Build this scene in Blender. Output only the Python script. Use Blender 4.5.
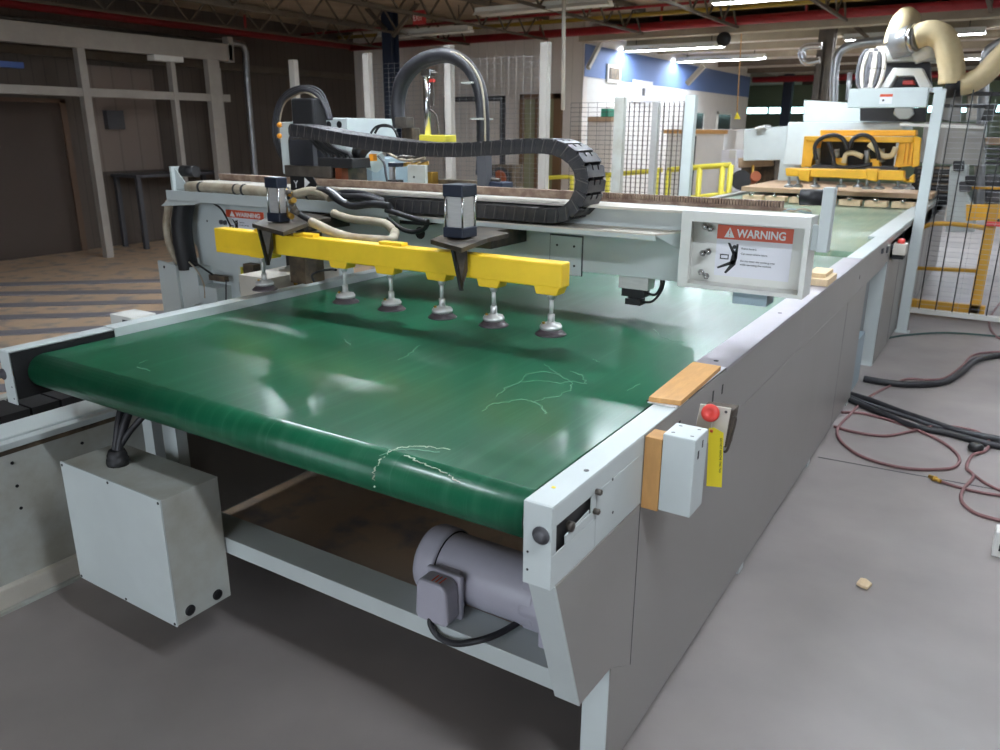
import bpy, bmesh, math, random
import numpy as np
from mathutils import Vector, Matrix
random.seed(7)
D = bpy.data
C = bpy.context.scene
for o in list(D.objects): D.objects.remove(o)
col = C.collection
PI = math.pi

# ------------------------------------------------------------ camera
cam_d = D.cameras.new('camera'); cam = D.objects.new('camera', cam_d); col.objects.link(cam)
cam_d.sensor_width = 36; cam_d.lens = 28.154; cam_d.clip_start = 0.05; cam_d.clip_end = 200
c0 = np.array([500, 375.]); vp1 = np.array([1021.4, 132.]); vp2 = np.array([-790, 124.])
FPX = math.sqrt(-(vp1-c0)@(vp2-c0))
def _ray(p): return np.array([p[0]-500, -(p[1]-375.), -FPX])
_Y = _ray(vp1); _Y /= np.linalg.norm(_Y)
_X = -_ray(vp2); _X /= np.linalg.norm(_X)
_Z = np.cross(_X, _Y); _X = np.cross(_Y, _Z)
ROT = np.array([_X, _Y, _Z])
CP = np.array([0.6363, -1.1892, 1.6368])
M = Matrix(ROT.tolist()).to_4x4(); M.translation = Vector(CP)
cam.matrix_world = M
C.camera = cam
cam_d.dof.use_dof = True; cam_d.dof.focus_distance = 2.3; cam_d.dof.aperture_fstop = 5.6
def P(px, py, **k):
    "world point seen at a photo pixel on the plane x=, y= or z="
    d = ROT@_ray((px, py)); (a, v), = k.items(); i = 'xyz'.index(a)
    return Vector(CP + (v-CP[i])/d[i]*d)

# ------------------------------------------------------------ world, exposure
w = D.worlds.new('daylight'); C.world = w; w.use_nodes = True
bg = w.node_tree.nodes['Background']; bg.inputs[0].default_value = (0.80, 0.89, 1.0, 1); bg.inputs[1].default_value = 3.2
C.view_settings.view_transform = 'Standard'; C.view_settings.look = 'None'
C.view_settings.gamma = 1; C.view_settings.use_curve_mapping = False
C.view_settings.exposure = 0.25
LAMP = 110.0     # emission of the fluorescent tubes

# ------------------------------------------------------------ materials
def S(r, g, b):
    f = lambda c: (c/255/12.92) if c/255 <= .04045 else ((c/255+.055)/1.055)**2.4
    return (f(r), f(g), f(b), 1)
def mat(name, rgb, rough=.5, metal=0, var=0, vscale=6, bump=0, bscale=60, stretch=(1,1,1), rgb2=None, coat=0, lo=.4, hi=.65, rvar=0):
    m = D.materials.new(name); m.use_nodes = True
    nt = m.node_tree; b = nt.nodes['Principled BSDF']
    c = S(*rgb); b.inputs['Base Color'].default_value = c
    b.inputs['Roughness'].default_value = rough; b.inputs['Metallic'].default_value = metal
    if coat: b.inputs['Coat Weight'].default_value = coat
    if var or bump or rgb2 or rvar:
        tc = nt.nodes.new('ShaderNodeTexCoord'); mp = nt.nodes.new('ShaderNodeMapping'); mp.inputs['Scale'].default_value = stretch
        nt.links.new(tc.outputs['Object'], mp.inputs[0])
    if var or rgb2 or rvar:
        n = nt.nodes.new('ShaderNodeTexNoise'); n.inputs['Scale'].default_value = vscale; n.inputs['Detail'].default_value = 6; n.inputs['Roughness'].default_value = .6
        nt.links.new(mp.outputs[0], n.inputs['Vector'])
        if var or rgb2:
            r = nt.nodes.new('ShaderNodeValToRGB'); r.color_ramp.elements[0].position = lo; r.color_ramp.elements[1].position = hi
            nt.links.new(n.outputs['Fac'], r.inputs[0])
            c2 = S(*rgb2) if rgb2 else tuple(min(1, x*(1+var)) for x in c[:3])+(1,)
            c1 = c if rgb2 else tuple(x*(1-var) for x in c[:3])+(1,)
            r.color_ramp.elements[0].color = c1; r.color_ramp.elements[1].color = c2
            nt.links.new(r.outputs[0], b.inputs['Base Color'])
        if rvar:
            mr = nt.nodes.new('ShaderNodeMapRange'); mr.inputs[3].default_value = max(.02, rough-rvar); mr.inputs[4].default_value = rough+rvar
            nt.links.new(n.outputs['Fac'], mr.inputs[0]); nt.links.new(mr.outputs[0], b.inputs['Roughness'])
    if bump:
        n2 = nt.nodes.new('ShaderNodeTexNoise'); n2.inputs['Scale'].default_value = bscale
        nt.links.new(mp.outputs[0], n2.inputs['Vector'])
        bp = nt.nodes.new('ShaderNodeBump'); bp.inputs['Strength'].default_value = bump; bp.inputs['Distance'].default_value = .01
        nt.links.new(n2.outputs['Fac'], bp.inputs['Height']); nt.links.new(bp.outputs[0], b.inputs['Normal'])
    return m
def emit(name, rgb, s):
    m = D.materials.new(name); m.use_nodes = True; b = m.node_tree.nodes['Principled BSDF']
    b.inputs['Base Color'].default_value = S(*rgb); b.inputs['Emission Color'].default_value = S(*rgb); b.inputs['Emission Strength'].default_value = s
    return m
K = {}
K['enamel'] = mat('pale grey enamel', (196,204,203), .42, var=.04, vscale=3, rvar=.08)
K['enamel_shade'] = mat('shade-darkened enamel', (143,140,135), .36, var=.035, vscale=2.5, stretch=(1,1,.4), rvar=.1)  # same paint as enamel, darkened to stand for the shaded side faces
K['enameld'] = mat('dusty grey enamel', (190,194,188), .5, vscale=5, rgb2=(172,170,158))
K['white'] = mat('white enamel', (222,222,216), .5, var=.04, vscale=4)
K['cream'] = mat('dusty white steel', (206,200,188), .6, var=.06, vscale=5)
K['bluegrey'] = mat('blue grey enamel', (150,168,176), .45, var=.05)
K['motor'] = mat('lilac grey paint', (176,174,186), .35, var=.05, vscale=5)
K['green'] = None
K['yellow'] = mat('yellow paint', (250,206,48), .4, var=.04, vscale=7)
K['yellow2'] = mat('golden yellow paint', (240,180,44), .45, var=.08, vscale=7)
K['railyel'] = mat('lemon yellow paint', (222,208,70), .5)
K['black'] = mat('black rubber', (28,28,30), .55, var=.2)
K['plastic'] = mat('dark plastic', (52,53,58), .42, var=.15, vscale=12)
K['chainp'] = mat('dusty chain plastic', (44,44,49), .45, vscale=14, rgb2=(66,64,64))
K['navy'] = mat('navy cast metal', (30,37,52), .4)
K['chrome'] = mat('chrome steel', (205,205,205), .2, 1)
K['alu'] = mat('brushed aluminium', (206,205,203), .4, .55, var=.05, vscale=20, stretch=(1,1,8))
K['railmetal'] = mat('steel cover strip', (160,156,162), .38, .35, var=.05, vscale=8)
K['dirty'] = mat('dusty dark steel', (74,66,58), .6, .3, vscale=12, rgb2=(120,104,84))
K['steel'] = mat('worn dark steel', (92,86,80), .45, .6, var=.2, vscale=14)
K['brass'] = mat('brass', (190,150,70), .35, .9)
K['wood'] = mat('tan fibreboard', (206,156,96), .65, var=.06, vscale=14, stretch=(6,1,1))
K['woodd'] = mat('fibreboard side', (188,142,86), .7, var=.07, vscale=12, stretch=(4,4,1))
K['pine'] = mat('pale wood', (222,196,158), .65, var=.06, vscale=10, stretch=(6,1,1))
K['red'] = mat('red plastic', (222,70,62), .35)
K['redpipe'] = mat('red pipe paint', (150,32,38), .5, var=.1)
K['yelpipe'] = mat('mustard pipe paint', (168,140,50), .5)
K['orange'] = mat('orange sticker red', (214,84,48), .45)
K['paper'] = mat('white sticker', (226,226,232), .4)
K['ink'] = mat('black ink', (22,22,24), .5)
K['whiteink'] = mat('white ink', (238,238,238), .5)
K['tag'] = mat('yellow tag card', (240,220,50), .6)
K['hosebeige'] = mat('beige spiral hose', (172,162,142), .5, vscale=12, rgb2=(146,132,112))
K['duct'] = mat('cream duct cloth', (214,196,156), .7, bump=.3, bscale=25, var=.06)
K['galv'] = mat('galvanised steel', (168,170,172), .35, .7, var=.1, vscale=9)
K['cablepink'] = mat('dusty rose air hose', (126,88,88), .55, var=.1, vscale=20)
K['cableblk'] = mat('black cable sheath', (38,38,42), .5, var=.2, vscale=10)
K['cablegreen'] = mat('teal cable', (60,88,84), .55)
K['teal'] = mat('teal plastic', (70,170,140), .5)
K['blue'] = mat('blue wall paint', (98,122,172), .7)
K['darkgrey'] = mat('dark grey', (70,70,74), .6, var=.1)
K['copper'] = mat('copper red', (150,80,50), .5, .3)
K['framepost'] = mat('fence post paint', (176,172,164), .6)
K['cuprubber'] = mat('worn cup rubber', (74,66,70), .4, var=.15, vscale=20)
K['cupsteel'] = mat('satin cup steel', (214,214,212), .38, .5)
K['mustard'] = mat('mustard gate paint', (206,156,52), .5)
K['arm'] = mat('grimy black steel', (58,54,50), .5, .4, vscale=14, rgb2=(88,78,66))
K['framepaint'] = mat('frame paint', (160,154,146), .6, var=.05)
K['joist'] = mat('joist paint', (98,88,76), .7, var=.1)
K['beam'] = mat('beige beam paint', (170,160,140), .7, var=.05)
K['coldark'] = mat('column navy paint', (36,46,66), .6, var=.1)
K['colbrown'] = mat('column brown paint', (96,88,80), .6, var=.15)
K['boardside'] = mat('panel board', (190,160,130), .6, var=.08, vscale=8)
K['tube'] = emit('fluorescent tube', (235,244,255), LAMP)
K['window'] = emit('daylit window glass', (190,240,240), 4)
K['exit'] = mat('exit sign red', (190,60,60), .5)
K['darkwin'] = mat('dark window glass', (40,46,52), .15)

def belt_mat(name, base, light, dusty, rough, worn):
    m = D.materials.new(name); m.use_nodes = True; nt = m.node_tree; b = nt.nodes['Principled BSDF']; L = nt.links
    tc = nt.nodes.new('ShaderNodeTexCoord')
    def noise(scale, st, det=5, dist=0):
        mp = nt.nodes.new('ShaderNodeMapping'); mp.inputs['Scale'].default_value = st; L.new(tc.outputs['Object'], mp.inputs[0])
        n = nt.nodes.new('ShaderNodeTexNoise'); n.inputs['Scale'].default_value = scale; n.inputs['Detail'].default_value = det; n.inputs['Distortion'].default_value = dist
        L.new(mp.outputs[0], n.inputs['Vector']); return n
    def ramp(n, a, bb, ca, cb):
        r = nt.nodes.new('ShaderNodeValToRGB'); r.color_ramp.elements[0].position = a; r.color_ramp.elements[1].position = bb
        r.color_ramp.elements[0].color = ca; r.color_ramp.elements[1].color = cb; L.new(n.outputs['Fac'], r.inputs[0]); return r
    big = ramp(noise(1.6, (1,1,1), 4, .4), .35, .68, S(*base), S(*light))
    st = ramp(noise(1.0, (26, 1.2, 1.2), 5), .50, .78, (0,0,0,1), (worn,worn,worn,1))
    fine = ramp(noise(1.0, (160, 3, 3), 3), .58, .8, (0,0,0,1), (worn*.9,)*3+(1,))
    add = nt.nodes.new('ShaderNodeMath'); add.operation = 'ADD'; L.new(st.outputs[0], add.inputs[0]); L.new(fine.outputs[0], add.inputs[1])
    mix = nt.nodes.new('ShaderNodeMixRGB'); L.new(add.outputs[0], mix.inputs[0]); L.new(big.outputs[0], mix.inputs[1]); mix.inputs[2].default_value = S(*dusty)
    L.new(mix.outputs[0], b.inputs['Base Color'])
    mr = nt.nodes.new('ShaderNodeMapRange'); mr.inputs[3].default_value = rough-.03; mr.inputs[4].default_value = rough+.08
    nn = noise(2.5, (1.5, 1, 1), 3); L.new(nn.outputs['Fac'], mr.inputs[0]); L.new(mr.outputs[0], b.inputs['Roughness'])
    b.inputs['Specular IOR Level'].default_value = .32
    b.inputs['Coat Weight'].default_value = .22; b.inputs['Coat Roughness'].default_value = .13
    return m
K['green'] = belt_mat('worn green belt rubber', (4,74,48), (12,90,60), (84,136,110), .31, .20)
K['green2'] = belt_mat('dusty pale green belt rubber', (96,132,112), (136,152,126), (176,170,140), .3, .5)

def floor_mat():
    m = D.materials.new('painted concrete floor'); m.use_nodes = True; nt = m.node_tree; b = nt.nodes['Principled BSDF']; L = nt.links
    tc = nt.nodes.new('ShaderNodeTexCoord'); sep = nt.nodes.new('ShaderNodeSeparateXYZ'); L.new(tc.outputs['Object'], sep.inputs[0])
    def noise(sc, det=6):
        n = nt.nodes.new('ShaderNodeTexNoise'); n.inputs['Scale'].default_value = sc; n.inputs['Detail'].default_value = det; L.new(tc.outputs['Object'], n.inputs['Vector']); return n
    n1 = noise(1.3); r = nt.nodes.new('ShaderNodeValToRGB'); L.new(n1.outputs['Fac'], r.inputs[0])
    r.color_ramp.elements[0].position = .35; r.color_ramp.elements[1].position = .7
    r.color_ramp.elements[0].color = S(134,127,125); r.color_ramp.elements[1].color = S(158,150,147)
    # sawdust settled in the area left of and beneath the conveyor
    mr = nt.nodes.new('ShaderNodeMapRange'); mr.inputs[1].default_value = -1.7; mr.inputs[2].default_value = -2.9; L.new(sep.outputs[0], mr.inputs[0])
    my = nt.nodes.new('ShaderNodeMapRange'); my.inputs[1].default_value = .55; my.inputs[2].default_value = .95; L.new(sep.outputs[1], my.inputs[0])
    mx = nt.nodes.new('ShaderNodeMapRange'); mx.inputs[1].default_value = -.25; mx.inputs[2].default_value = -.6; L.new(sep.outputs[0], mx.inputs[0])
    m2 = nt.nodes.new('ShaderNodeMath'); m2.operation = 'MULTIPLY'; L.new(my.outputs[0], m2.inputs[0]); L.new(mx.outputs[0], m2.inputs[1])
    n2 = noise(5); r2 = nt.nodes.new('ShaderNodeMapRange'); r2.inputs[1].default_value = .3; r2.inputs[2].default_value = .5; L.new(n2.outputs['Fac'], r2.inputs[0])
    m3 = nt.nodes.new('ShaderNodeMath'); m3.operation = 'MULTIPLY'; L.new(m2.outputs[0], m3.inputs[0]); L.new(r2.outputs[0], m3.inputs[1])
    mix = nt.nodes.new('ShaderNodeMixRGB'); L.new(m3.outputs[0], mix.inputs[0]); L.new(r.outputs[0], mix.inputs[1]); mix.inputs[2].default_value = S(206,178,148)
    L.new(mix.outputs[0], b.inputs['Base Color'])
    b.inputs['Roughness'].default_value = .42
    n3 = noise(3); q = nt.nodes.new('ShaderNodeMapRange'); q.inputs[3].default_value = .3; q.inputs[4].default_value = .6; L.new(n3.outputs['Fac'], q.inputs[0]); L.new(q.outputs[0], b.inputs['Roughness'])
    return m
K['floor'] = floor_mat()
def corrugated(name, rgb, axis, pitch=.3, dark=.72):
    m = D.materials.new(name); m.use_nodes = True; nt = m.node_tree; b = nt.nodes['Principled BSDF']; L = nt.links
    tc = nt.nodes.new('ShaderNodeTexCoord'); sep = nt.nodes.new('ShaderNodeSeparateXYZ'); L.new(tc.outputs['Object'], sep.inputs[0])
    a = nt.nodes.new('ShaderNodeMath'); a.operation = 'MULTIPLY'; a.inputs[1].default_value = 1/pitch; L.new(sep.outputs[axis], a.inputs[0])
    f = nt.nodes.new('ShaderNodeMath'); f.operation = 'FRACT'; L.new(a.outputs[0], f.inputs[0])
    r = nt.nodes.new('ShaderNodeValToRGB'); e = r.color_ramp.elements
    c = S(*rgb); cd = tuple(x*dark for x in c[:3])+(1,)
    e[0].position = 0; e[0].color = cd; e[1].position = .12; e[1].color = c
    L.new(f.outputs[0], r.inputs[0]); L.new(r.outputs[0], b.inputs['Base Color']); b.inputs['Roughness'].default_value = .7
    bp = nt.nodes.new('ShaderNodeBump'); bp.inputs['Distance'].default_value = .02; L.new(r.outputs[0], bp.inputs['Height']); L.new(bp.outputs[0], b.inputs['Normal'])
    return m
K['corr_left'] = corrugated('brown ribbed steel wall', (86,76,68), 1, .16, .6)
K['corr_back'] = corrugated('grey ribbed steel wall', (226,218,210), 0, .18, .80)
K['wallwhite'] = mat('white wall paint', (224,222,218), .7, var=.02)
K['ceil'] = mat('roof deck', (165,148,126), .8, var=.12, vscale=2)
K['ceilwhite'] = mat('white ceiling', (206,202,196), .8)

# ------------------------------------------------------------ mesh helpers
def V(*a): return Vector(a)
class MB:
    def __init__(s): s.bm = bmesh.new(); s.mats = []
    def _mi(s, m):
        if m is None: return 0
        if m not in s.mats: s.mats.append(m)
        return s.mats.index(m)
    def box(s, x0, x1, y0, y1, z0, z1, mi=0):
        vs = [s.bm.verts.new((x, y, z)) for z in (z0, z1) for y in (y0, y1) for x in (x0, x1)]
        for f in ((0,2,3,1), (4,5,7,6), (0,1,5,4), (2,6,7,3), (0,4,6,2), (1,3,7,5)):
            s.bm.faces.new([vs[i] for i in f]).material_index = mi
        return s
    def bar(s, a, b, w, h=None, up=(0,0,1), mi=0):
        a, b = Vector(a), Vector(b); h = h or w; d = (b-a).normalized(); up = Vector(up)
        if abs(d.dot(up)) > .98: up = V(0,1,0)
        u = d.cross(up).normalized(); v = u.cross(d)
        vs = []
        for p in (a, b):
            for i, j in ((-1,-1), (1,-1), (1,1), (-1,1)): vs.append(s.bm.verts.new(p+u*i*w/2+v*j*h/2))
        for f in ((3,2,1,0), (4,5,6,7), (0,1,5,4), (1,2,6,5), (2,3,7,6), (3,0,4,7)):
            s.bm.faces.new([vs[i] for i in f]).material_index = mi
        return s
    def cyl(s, a, b, r, r2=None, n=20, mi=0, cap=True):
        a, b = Vector(a), Vector(b); r2 = r if r2 is None else r2; d = (b-a).normalized()
        t = V(0,0,1) if abs(d.z) < .9 else V(1,0,0); u = d.cross(t).normalized(); v = d.cross(u)
        A, B = [], []
        for i in range(n):
            q = 2*PI*i/n; e = u*math.cos(q)+v*math.sin(q); A.append(s.bm.verts.new(a+e*r)); B.append(s.bm.verts.new(b+e*r2))
        for i in range(n):
            f = s.bm.faces.new((A[i], B[i], B[(i+1)%n], A[(i+1)%n])); f.smooth = True; f.material_index = mi
        if cap:
            s.bm.faces.new(A).material_index = mi; s.bm.faces.new(B[::-1]).material_index = mi
        return s
    def lathe(s, p, axis, prof, n=28, mi=0):
        p = Vector(p); d = Vector(axis).normalized(); t = V(0,0,1) if abs(d.z) < .9 else V(1,0,0); u = d.cross(t).normalized(); v = d.cross(u)
        rings = []
        for (r, h) in prof: rings.append([s.bm.verts.new(p+d*h+(u*math.cos(2*PI*i/n)+v*math.sin(2*PI*i/n))*max(r, 1e-4)) for i in range(n)])
        for k in range(len(rings)-1):
            for i in range(n):
                f = s.bm.faces.new((rings[k][i], rings[k+1][i], rings[k+1][(i+1)%n], rings[k][(i+1)%n])); f.smooth = True; f.material_index = mi
        s.bm.faces.new(rings[0]); s.bm.faces.new(rings[-1][::-1])
        return s
    def prism(s, pts, off, mi=0):
        off = Vector(off); A = [s.bm.verts.new(p) for p in pts]; B = [s.bm.verts.new(Vector(p)+off) for p in pts]; n = len(A)
        s.bm.faces.new(A).material_index = mi; s.bm.faces.new(B[::-1]).material_index = mi
        for i in range(n): s.bm.faces.new((A[i], B[i], B[(i+1)%n], A[(i+1)%n])).material_index = mi
        return s
    def tube(s, pts, r, n=10, sub=6, mi=0, closed=False, rib=0):
        pts = [Vector(p) for p in pts]; path = []
        if sub > 1 and len(pts) > 2:
            for i in range(len(pts)-1):
                p0 = pts[max(i-1, 0)]; p1 = pts[i]; p2 = pts[i+1]; p3 = pts[min(i+2, len(pts)-1)]
                for k in range(sub):
                    t = k/sub; path.append(.5*((2*p1)+(p2-p0)*t+(2*p0-5*p1+4*p2-p3)*t*t+(3*p1-p0-3*p2+p3)*t**3))
            path.append(pts[-1])
        else: path = pts
        rings = []; u = None
        for i, p in enumerate(path):
            d = (path[min(i+1, len(path)-1)]-path[max(i-1, 0)]).normalized()
            if u is None:
                t = V(0,0,1) if abs(d.z) < .9 else V(1,0,0); u = d.cross(t).normalized()
            else:
                u = (u-d*u.dot(d)).normalized()
            v = d.cross(u); rr = r(i/(len(path)-1)) if callable(r) else r
            if rib: rr *= 1+rib*(i % 2)
            rings.append([s.bm.verts.new(p+(u*math.cos(2*PI*k/n)+v*math.sin(2*PI*k/n))*rr) for k in range(n)])
        for a, b in zip(rings, rings[1:]):
            for k in range(n):
                f = s.bm.faces.new((a[k], a[(k+1)%n], b[(k+1)%n], b[k])); f.smooth = True; f.material_index = mi
        s.bm.faces.new(rings[0][::-1]); s.bm.faces.new(rings[-1])
        return s
    def build(s, name, m, parent=None, bevel=0, kind=None, label=None, more=()):
        bmesh.ops.recalc_face_normals(s.bm, faces=s.bm.faces)
        me = D.meshes.new(name); s.bm.to_mesh(me); s.bm.free()
        me.materials.append(m)
        for q in more: me.materials.append(q)
        o = D.objects.new(name, me); col.objects.link(o)
        if parent: o.parent = parent; o.matrix_parent_inverse = Matrix.Translation(-PW(parent))
        if bevel:
            b = o.modifiers.new('bevel', 'BEVEL'); b.width = bevel; b.segments = 2; b.limit_method = 'ANGLE'; b.angle_limit = .6; b.harden_normals = False
        if kind: o['kind'] = kind
        if label: o['label'] = label
        return o
def PW(o):
    return Vector(o.location) if o.type == 'EMPTY' else V(0,0,0)
def thing(name, label, cat, loc=(0,0,0), group=None):
    o = D.objects.new(name, None); col.objects.link(o); o.location = loc; o.empty_display_size = .1
    o['label'] = label; o['category'] = cat
    if group: o['group'] = group
    return o
def tag(o, label, cat, group=None):
    o['label'] = label; o['category'] = cat
    if group: o['group'] = group
    return o
def struct(o): o['kind'] = 'structure'; return o
def text(name, s, origin, size, m, parent, ux=(1,0,0), uy=(0,0,1), align='LEFT', ext=.0004, sx=1, bold=0):
    cu = D.curves.new(name, 'FONT'); cu.body = s; cu.size = size; cu.extrude = ext; cu.align_x = align; cu.offset = bold
    t = D.objects.new('tmp', cu); col.objects.link(t)
    bpy.context.view_layer.update()
    me = D.meshes.new_from_object(t.evaluated_get(bpy.context.evaluated_depsgraph_get()))
    D.objects.remove(t); D.curves.remove(cu)
    ux = Vector(ux).normalized(); uy = Vector(uy).normalized(); uz = ux.cross(uy)
    R = Matrix((ux*sx, uy, uz)).transposed().to_4x4(); R.translation = Vector(origin)
    me.transform(R); me.materials.clear(); me.materials.append(m); me.name = name
    o = D.objects.new(name, me); col.objects.link(o)
    if parent: o.parent = parent; o.matrix_parent_inverse = Matrix.Translation(-PW(parent))
    return o
def copy_tree(o, parent=None, delta=None):
    c = o.copy(); col.objects.link(c); c.parent = parent
    for ch in list(o.children): copy_tree(ch, c)
    if delta is not None: c.location = Vector(o.location)+Vector(delta)
    return c
exec_order = None

# ------------------------------------------------------------ the hall
CZ = 3.35
struct(MB().box(-10.3, 8, -6, 28.3, -.1, 0).build('floor', K['floor']))
struct(MB().box(-10.3, 8, -6, 28.3, CZ, CZ+.1).build('ceiling', K['ceil']))
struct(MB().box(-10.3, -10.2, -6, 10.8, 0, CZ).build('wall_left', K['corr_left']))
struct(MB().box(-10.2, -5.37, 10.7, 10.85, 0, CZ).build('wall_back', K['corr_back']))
struct(MB().box(8, 8.1, -6, 28.3, 0, CZ).build('wall_right_unseen', mat('unseen dark wall paint', (110,104,98), .8)))  # unseen wall, added and darkened to keep light off the side panel
struct(MB().box(-18, 8, 28.1, 28.3, 0, CZ).build('wall_far', mat('sage wall paint', (176,190,166), .7)))
struct(MB().box(-5.5, -5.37, 10.85, 20, 0, CZ).build('wall_office', K['wallwhite']))
struct(MB().box(-10.3, -3.2, -6.1, -6, 0, CZ).build('wall_front_unseen', K['corr_back']))  # unseen wall behind the camera, shaped to keep daylight off the left side
struct(MB().box(1.6, 8, -6.1, -6, 0, CZ).build('wall_front_right_unseen', K['corr_back']))  # unseen wall, added to narrow the daylight opening and darken the side panel
# blue band round the top of the office wall, and the lit lower ceiling beyond the beam
struct(MB().box(-5.369, -5.36, 10.72, 20, 2.45, 2.93).build('trim_1', K['blue']))
struct(MB().box(-18, -5.37, 20, 28.3, -.1, 0).build('floor_far', K['floor']))
struct(MB().box(-18, -5.5, 19.9, 20, 0, CZ).build('wall_office_end', K['wallwhite']))
struct(MB().box(-18.1, -18, 20, 28.3, 0, CZ).build('wall_far_left', K['darkgrey']))
struct(MB().box(-18, 8, 20.0, 28.1, 3.131, 3.15).build('ceiling_far', K['ceil']))
struct(MB().box(-5.37, 8, 10.95, 28, 3.10, 3.13).build('ceiling_lower', K['ceilwhite']))
struct(MB().box(-5.37, 8, 10.5, 10.72, 2.94, 3.06).build('trim_2', K['beam']))
# joists under the roof deck, running away from the camera
j = 3
for x in (-9.0, -7.4, -5.9, -4.3, -2.9, -1.5, 0.1, 1.8, 3.6):
    b = MB().box(x-.03, x+.03, -5.8, 10.45, 3.27, 3.33).box(x-.02, x+.02, -5.8, 10.45, 2.98, 3.01)
    y = -5.8
    while y < 10.0:
        b.bar((x, y, 3.0), (x, y+.3, 3.29), .02); b.bar((x, y+.3, 3.29), (x, y+.6, 3.0), .02); y += .6
    struct(b.build('trim_%d' % j, K['joist'])); j += 1
for y in (12.2, 13.6, 15.2, 17.2, 19.5, 22.5, 25.5):
    struct(MB().box(-5.3, 7.9, y-.05, y+.05, 2.99, 3.10).build('trim_%d' % j, K['joist'] if y > 16 else K['beam'])); j += 1
# cross braces on the brown back corner and rib line on the left wall
struct(MB().box(-10.2, -10.12, -5.9, 10.6, 2.52, 2.62).build('trim_%d' % j, K['joist'])); j += 1

# windows in the far wall (daylit strips)
WZ0, WZ1 = P(770,113.5,y=28).z, P(770,107.5,y=28).z
for i, (x0, x1) in enumerate(((-11.6,-8.6),(-8.4,-5.4),(-5.2,-2.2), (-2.0,1.2), (1.4,4.4), (4.6,7.6))):
    wnd = struct(MB().box(x0, x1, 28.0, 28.1, WZ0, WZ1).build('window_%d' % (i+11), K['window']))
    b = MB()
    for xx in (x0, (x0+x1)/2, x1): b.box(xx-.03, xx+.03, 27.97, 28.1, WZ0-.02, WZ1+.02)
    b.box(x0, x1, 27.97, 28.1, WZ0-.04, WZ0).box(x0, x1, 27.97, 28.1, WZ1, WZ1+.04)
    b.build('window_frame', K['darkgrey'], wnd)
# office wall details: windows, door in back wall
ow = struct(MB().box(-5.368, -5.35, 15.6, 16.6, 1.55, 2.0).build('window_5', K['darkwin']))
b = MB()
for y in (15.55, 16.6): b.box(-5.37, -5.33, y, y+.06, 1.5, 2.06)
b.box(-5.37, -5.33, 15.55, 16.66, 2.0, 2.06).box(-5.37, -5.33, 15.55, 16.66, 1.5, 1.55); b.build('window_frame', K['white'], ow)
ow = struct(MB().box(-5.368, -5.35, 17.6, 18.6, 1.55, 2.0).build('window_6', K['darkwin']))
b = MB()
for y in (17.55, 18.6): b.box(-5.37, -5.33, y, y+.06, 1.5, 2.06)
b.box(-5.37, -5.33, 17.55, 18.66, 2.0, 2.06).box(-5.37, -5.33, 17.55, 18.66, 1.5, 1.55); b.build('window_frame', K['white'], ow)
# glazed opening in the back wall
dw = struct(MB().box(-6.42, -5.85, 10.66, 10.7, .1, 2.12).build('window_7', mat('greenish window glass', (150,150,120), .2)))
b = MB().box(-6.5,-6.42,10.62,10.7,0,2.2).box(-5.85,-5.72,10.62,10.7,0,2.2).box(-6.5,-5.72,10.62,10.7,2.12,2.2).box(-6.2,-6.14,10.62,10.7,0,2.15)
b.build('window_frame', mat('brown window frame', (120,92,66), .6), dw)
dw2 = struct(MB().box(-8.0, -6.9, 10.66, 10.7, .02, 2.1).build('door_1', K['corr_back']))
MB().box(-8.08,-8.0,10.64,10.7,0,2.18).box(-6.9,-6.82,10.64,10.7,0,2.18).box(-8.08,-6.82,10.64,10.7,2.1,2.18).build('door_frame', K['darkgrey'], dw2)

# lamps ---------------------------------------------------------------
def lamp(x0, x1, y, z, label, along='x', lit=True, grp=None):
    t = thing('ceiling_light', label, 'ceiling light', ((x0+x1)/2, y, z), grp)
    h = CZ if y < 10.9 else 3.10
    b = MB().box(x0, x1, y-.06, y+.06, z+.02, z+.07)
    b.prism([(x0,y-.06,z+.02), (x0,y-.11,z-.02), (x0,y-.10,z-.02), (x0,y-.05,z+.02)], (x1-x0,0,0))
    b.prism([(x0,y+.06,z+.02), (x0,y+.11,z-.02), (x0,y+.10,z-.02), (x0,y+.05,z+.02)], (x1-x0,0,0))
    b.build('housing', K['white'], t)
    b = MB()
    for xx in (x0+.2, x1-.2): b.box(xx-.006, xx+.006, y-.006, y+.006, z+.07, h)
    b.build('hanger', K['steel'], t)
    for dy in (-.035, .035):
        MB().cyl((x0+.03,y+dy,z), (x1-.03,y+dy,z), .02, n=10).build('tube', K['tube'] if lit else K['white'], t)
    return t
lamp(-5.3, -3.6, 12.1, 2.93, 'lit tube light nearest the blue-banded wall, left of two parallel bright ones')
lamp(-5.3, -3.6, 14.6, 2.93, 'lit tube light behind another, lower and right of it under the pale ceiling')
lamp(-2.5, -.7, 8.1, 2.99, 'lit tube light cut off by the top edge right of centre')
lamp(-5.3, -3.5, 7.6, 3.0, 'unlit tube light hanging above the tall curved hose', lit=False)
lamp(-8.0, -6.3, 8.9, 3.0, 'unlit tube light hanging beside the dark column', lit=False)
for i, (x, y) in enumerate(((-2.6,5.0), (-2.4,1.6), (.1,3.4), (.5,-.6), (2.6,8.1), (-6.0,4.4))):  # unseen overhead tubes; the last is added to brighten the left floor
    lamp(x, x+1.8, y, 3.0, 'lit tube light overhead, out of view', grp='tube lights in rows overhead')
for i, (x, y) in enumerate(((-1.8,12.1), (2.2,12.1), (-1.0,16.5), (3.0,16.5))):
    lamp(x, x+1.8, y, 2.93, 'lit tube light under the pale ceiling beyond the beam', grp='tube lights beyond the beam')

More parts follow.
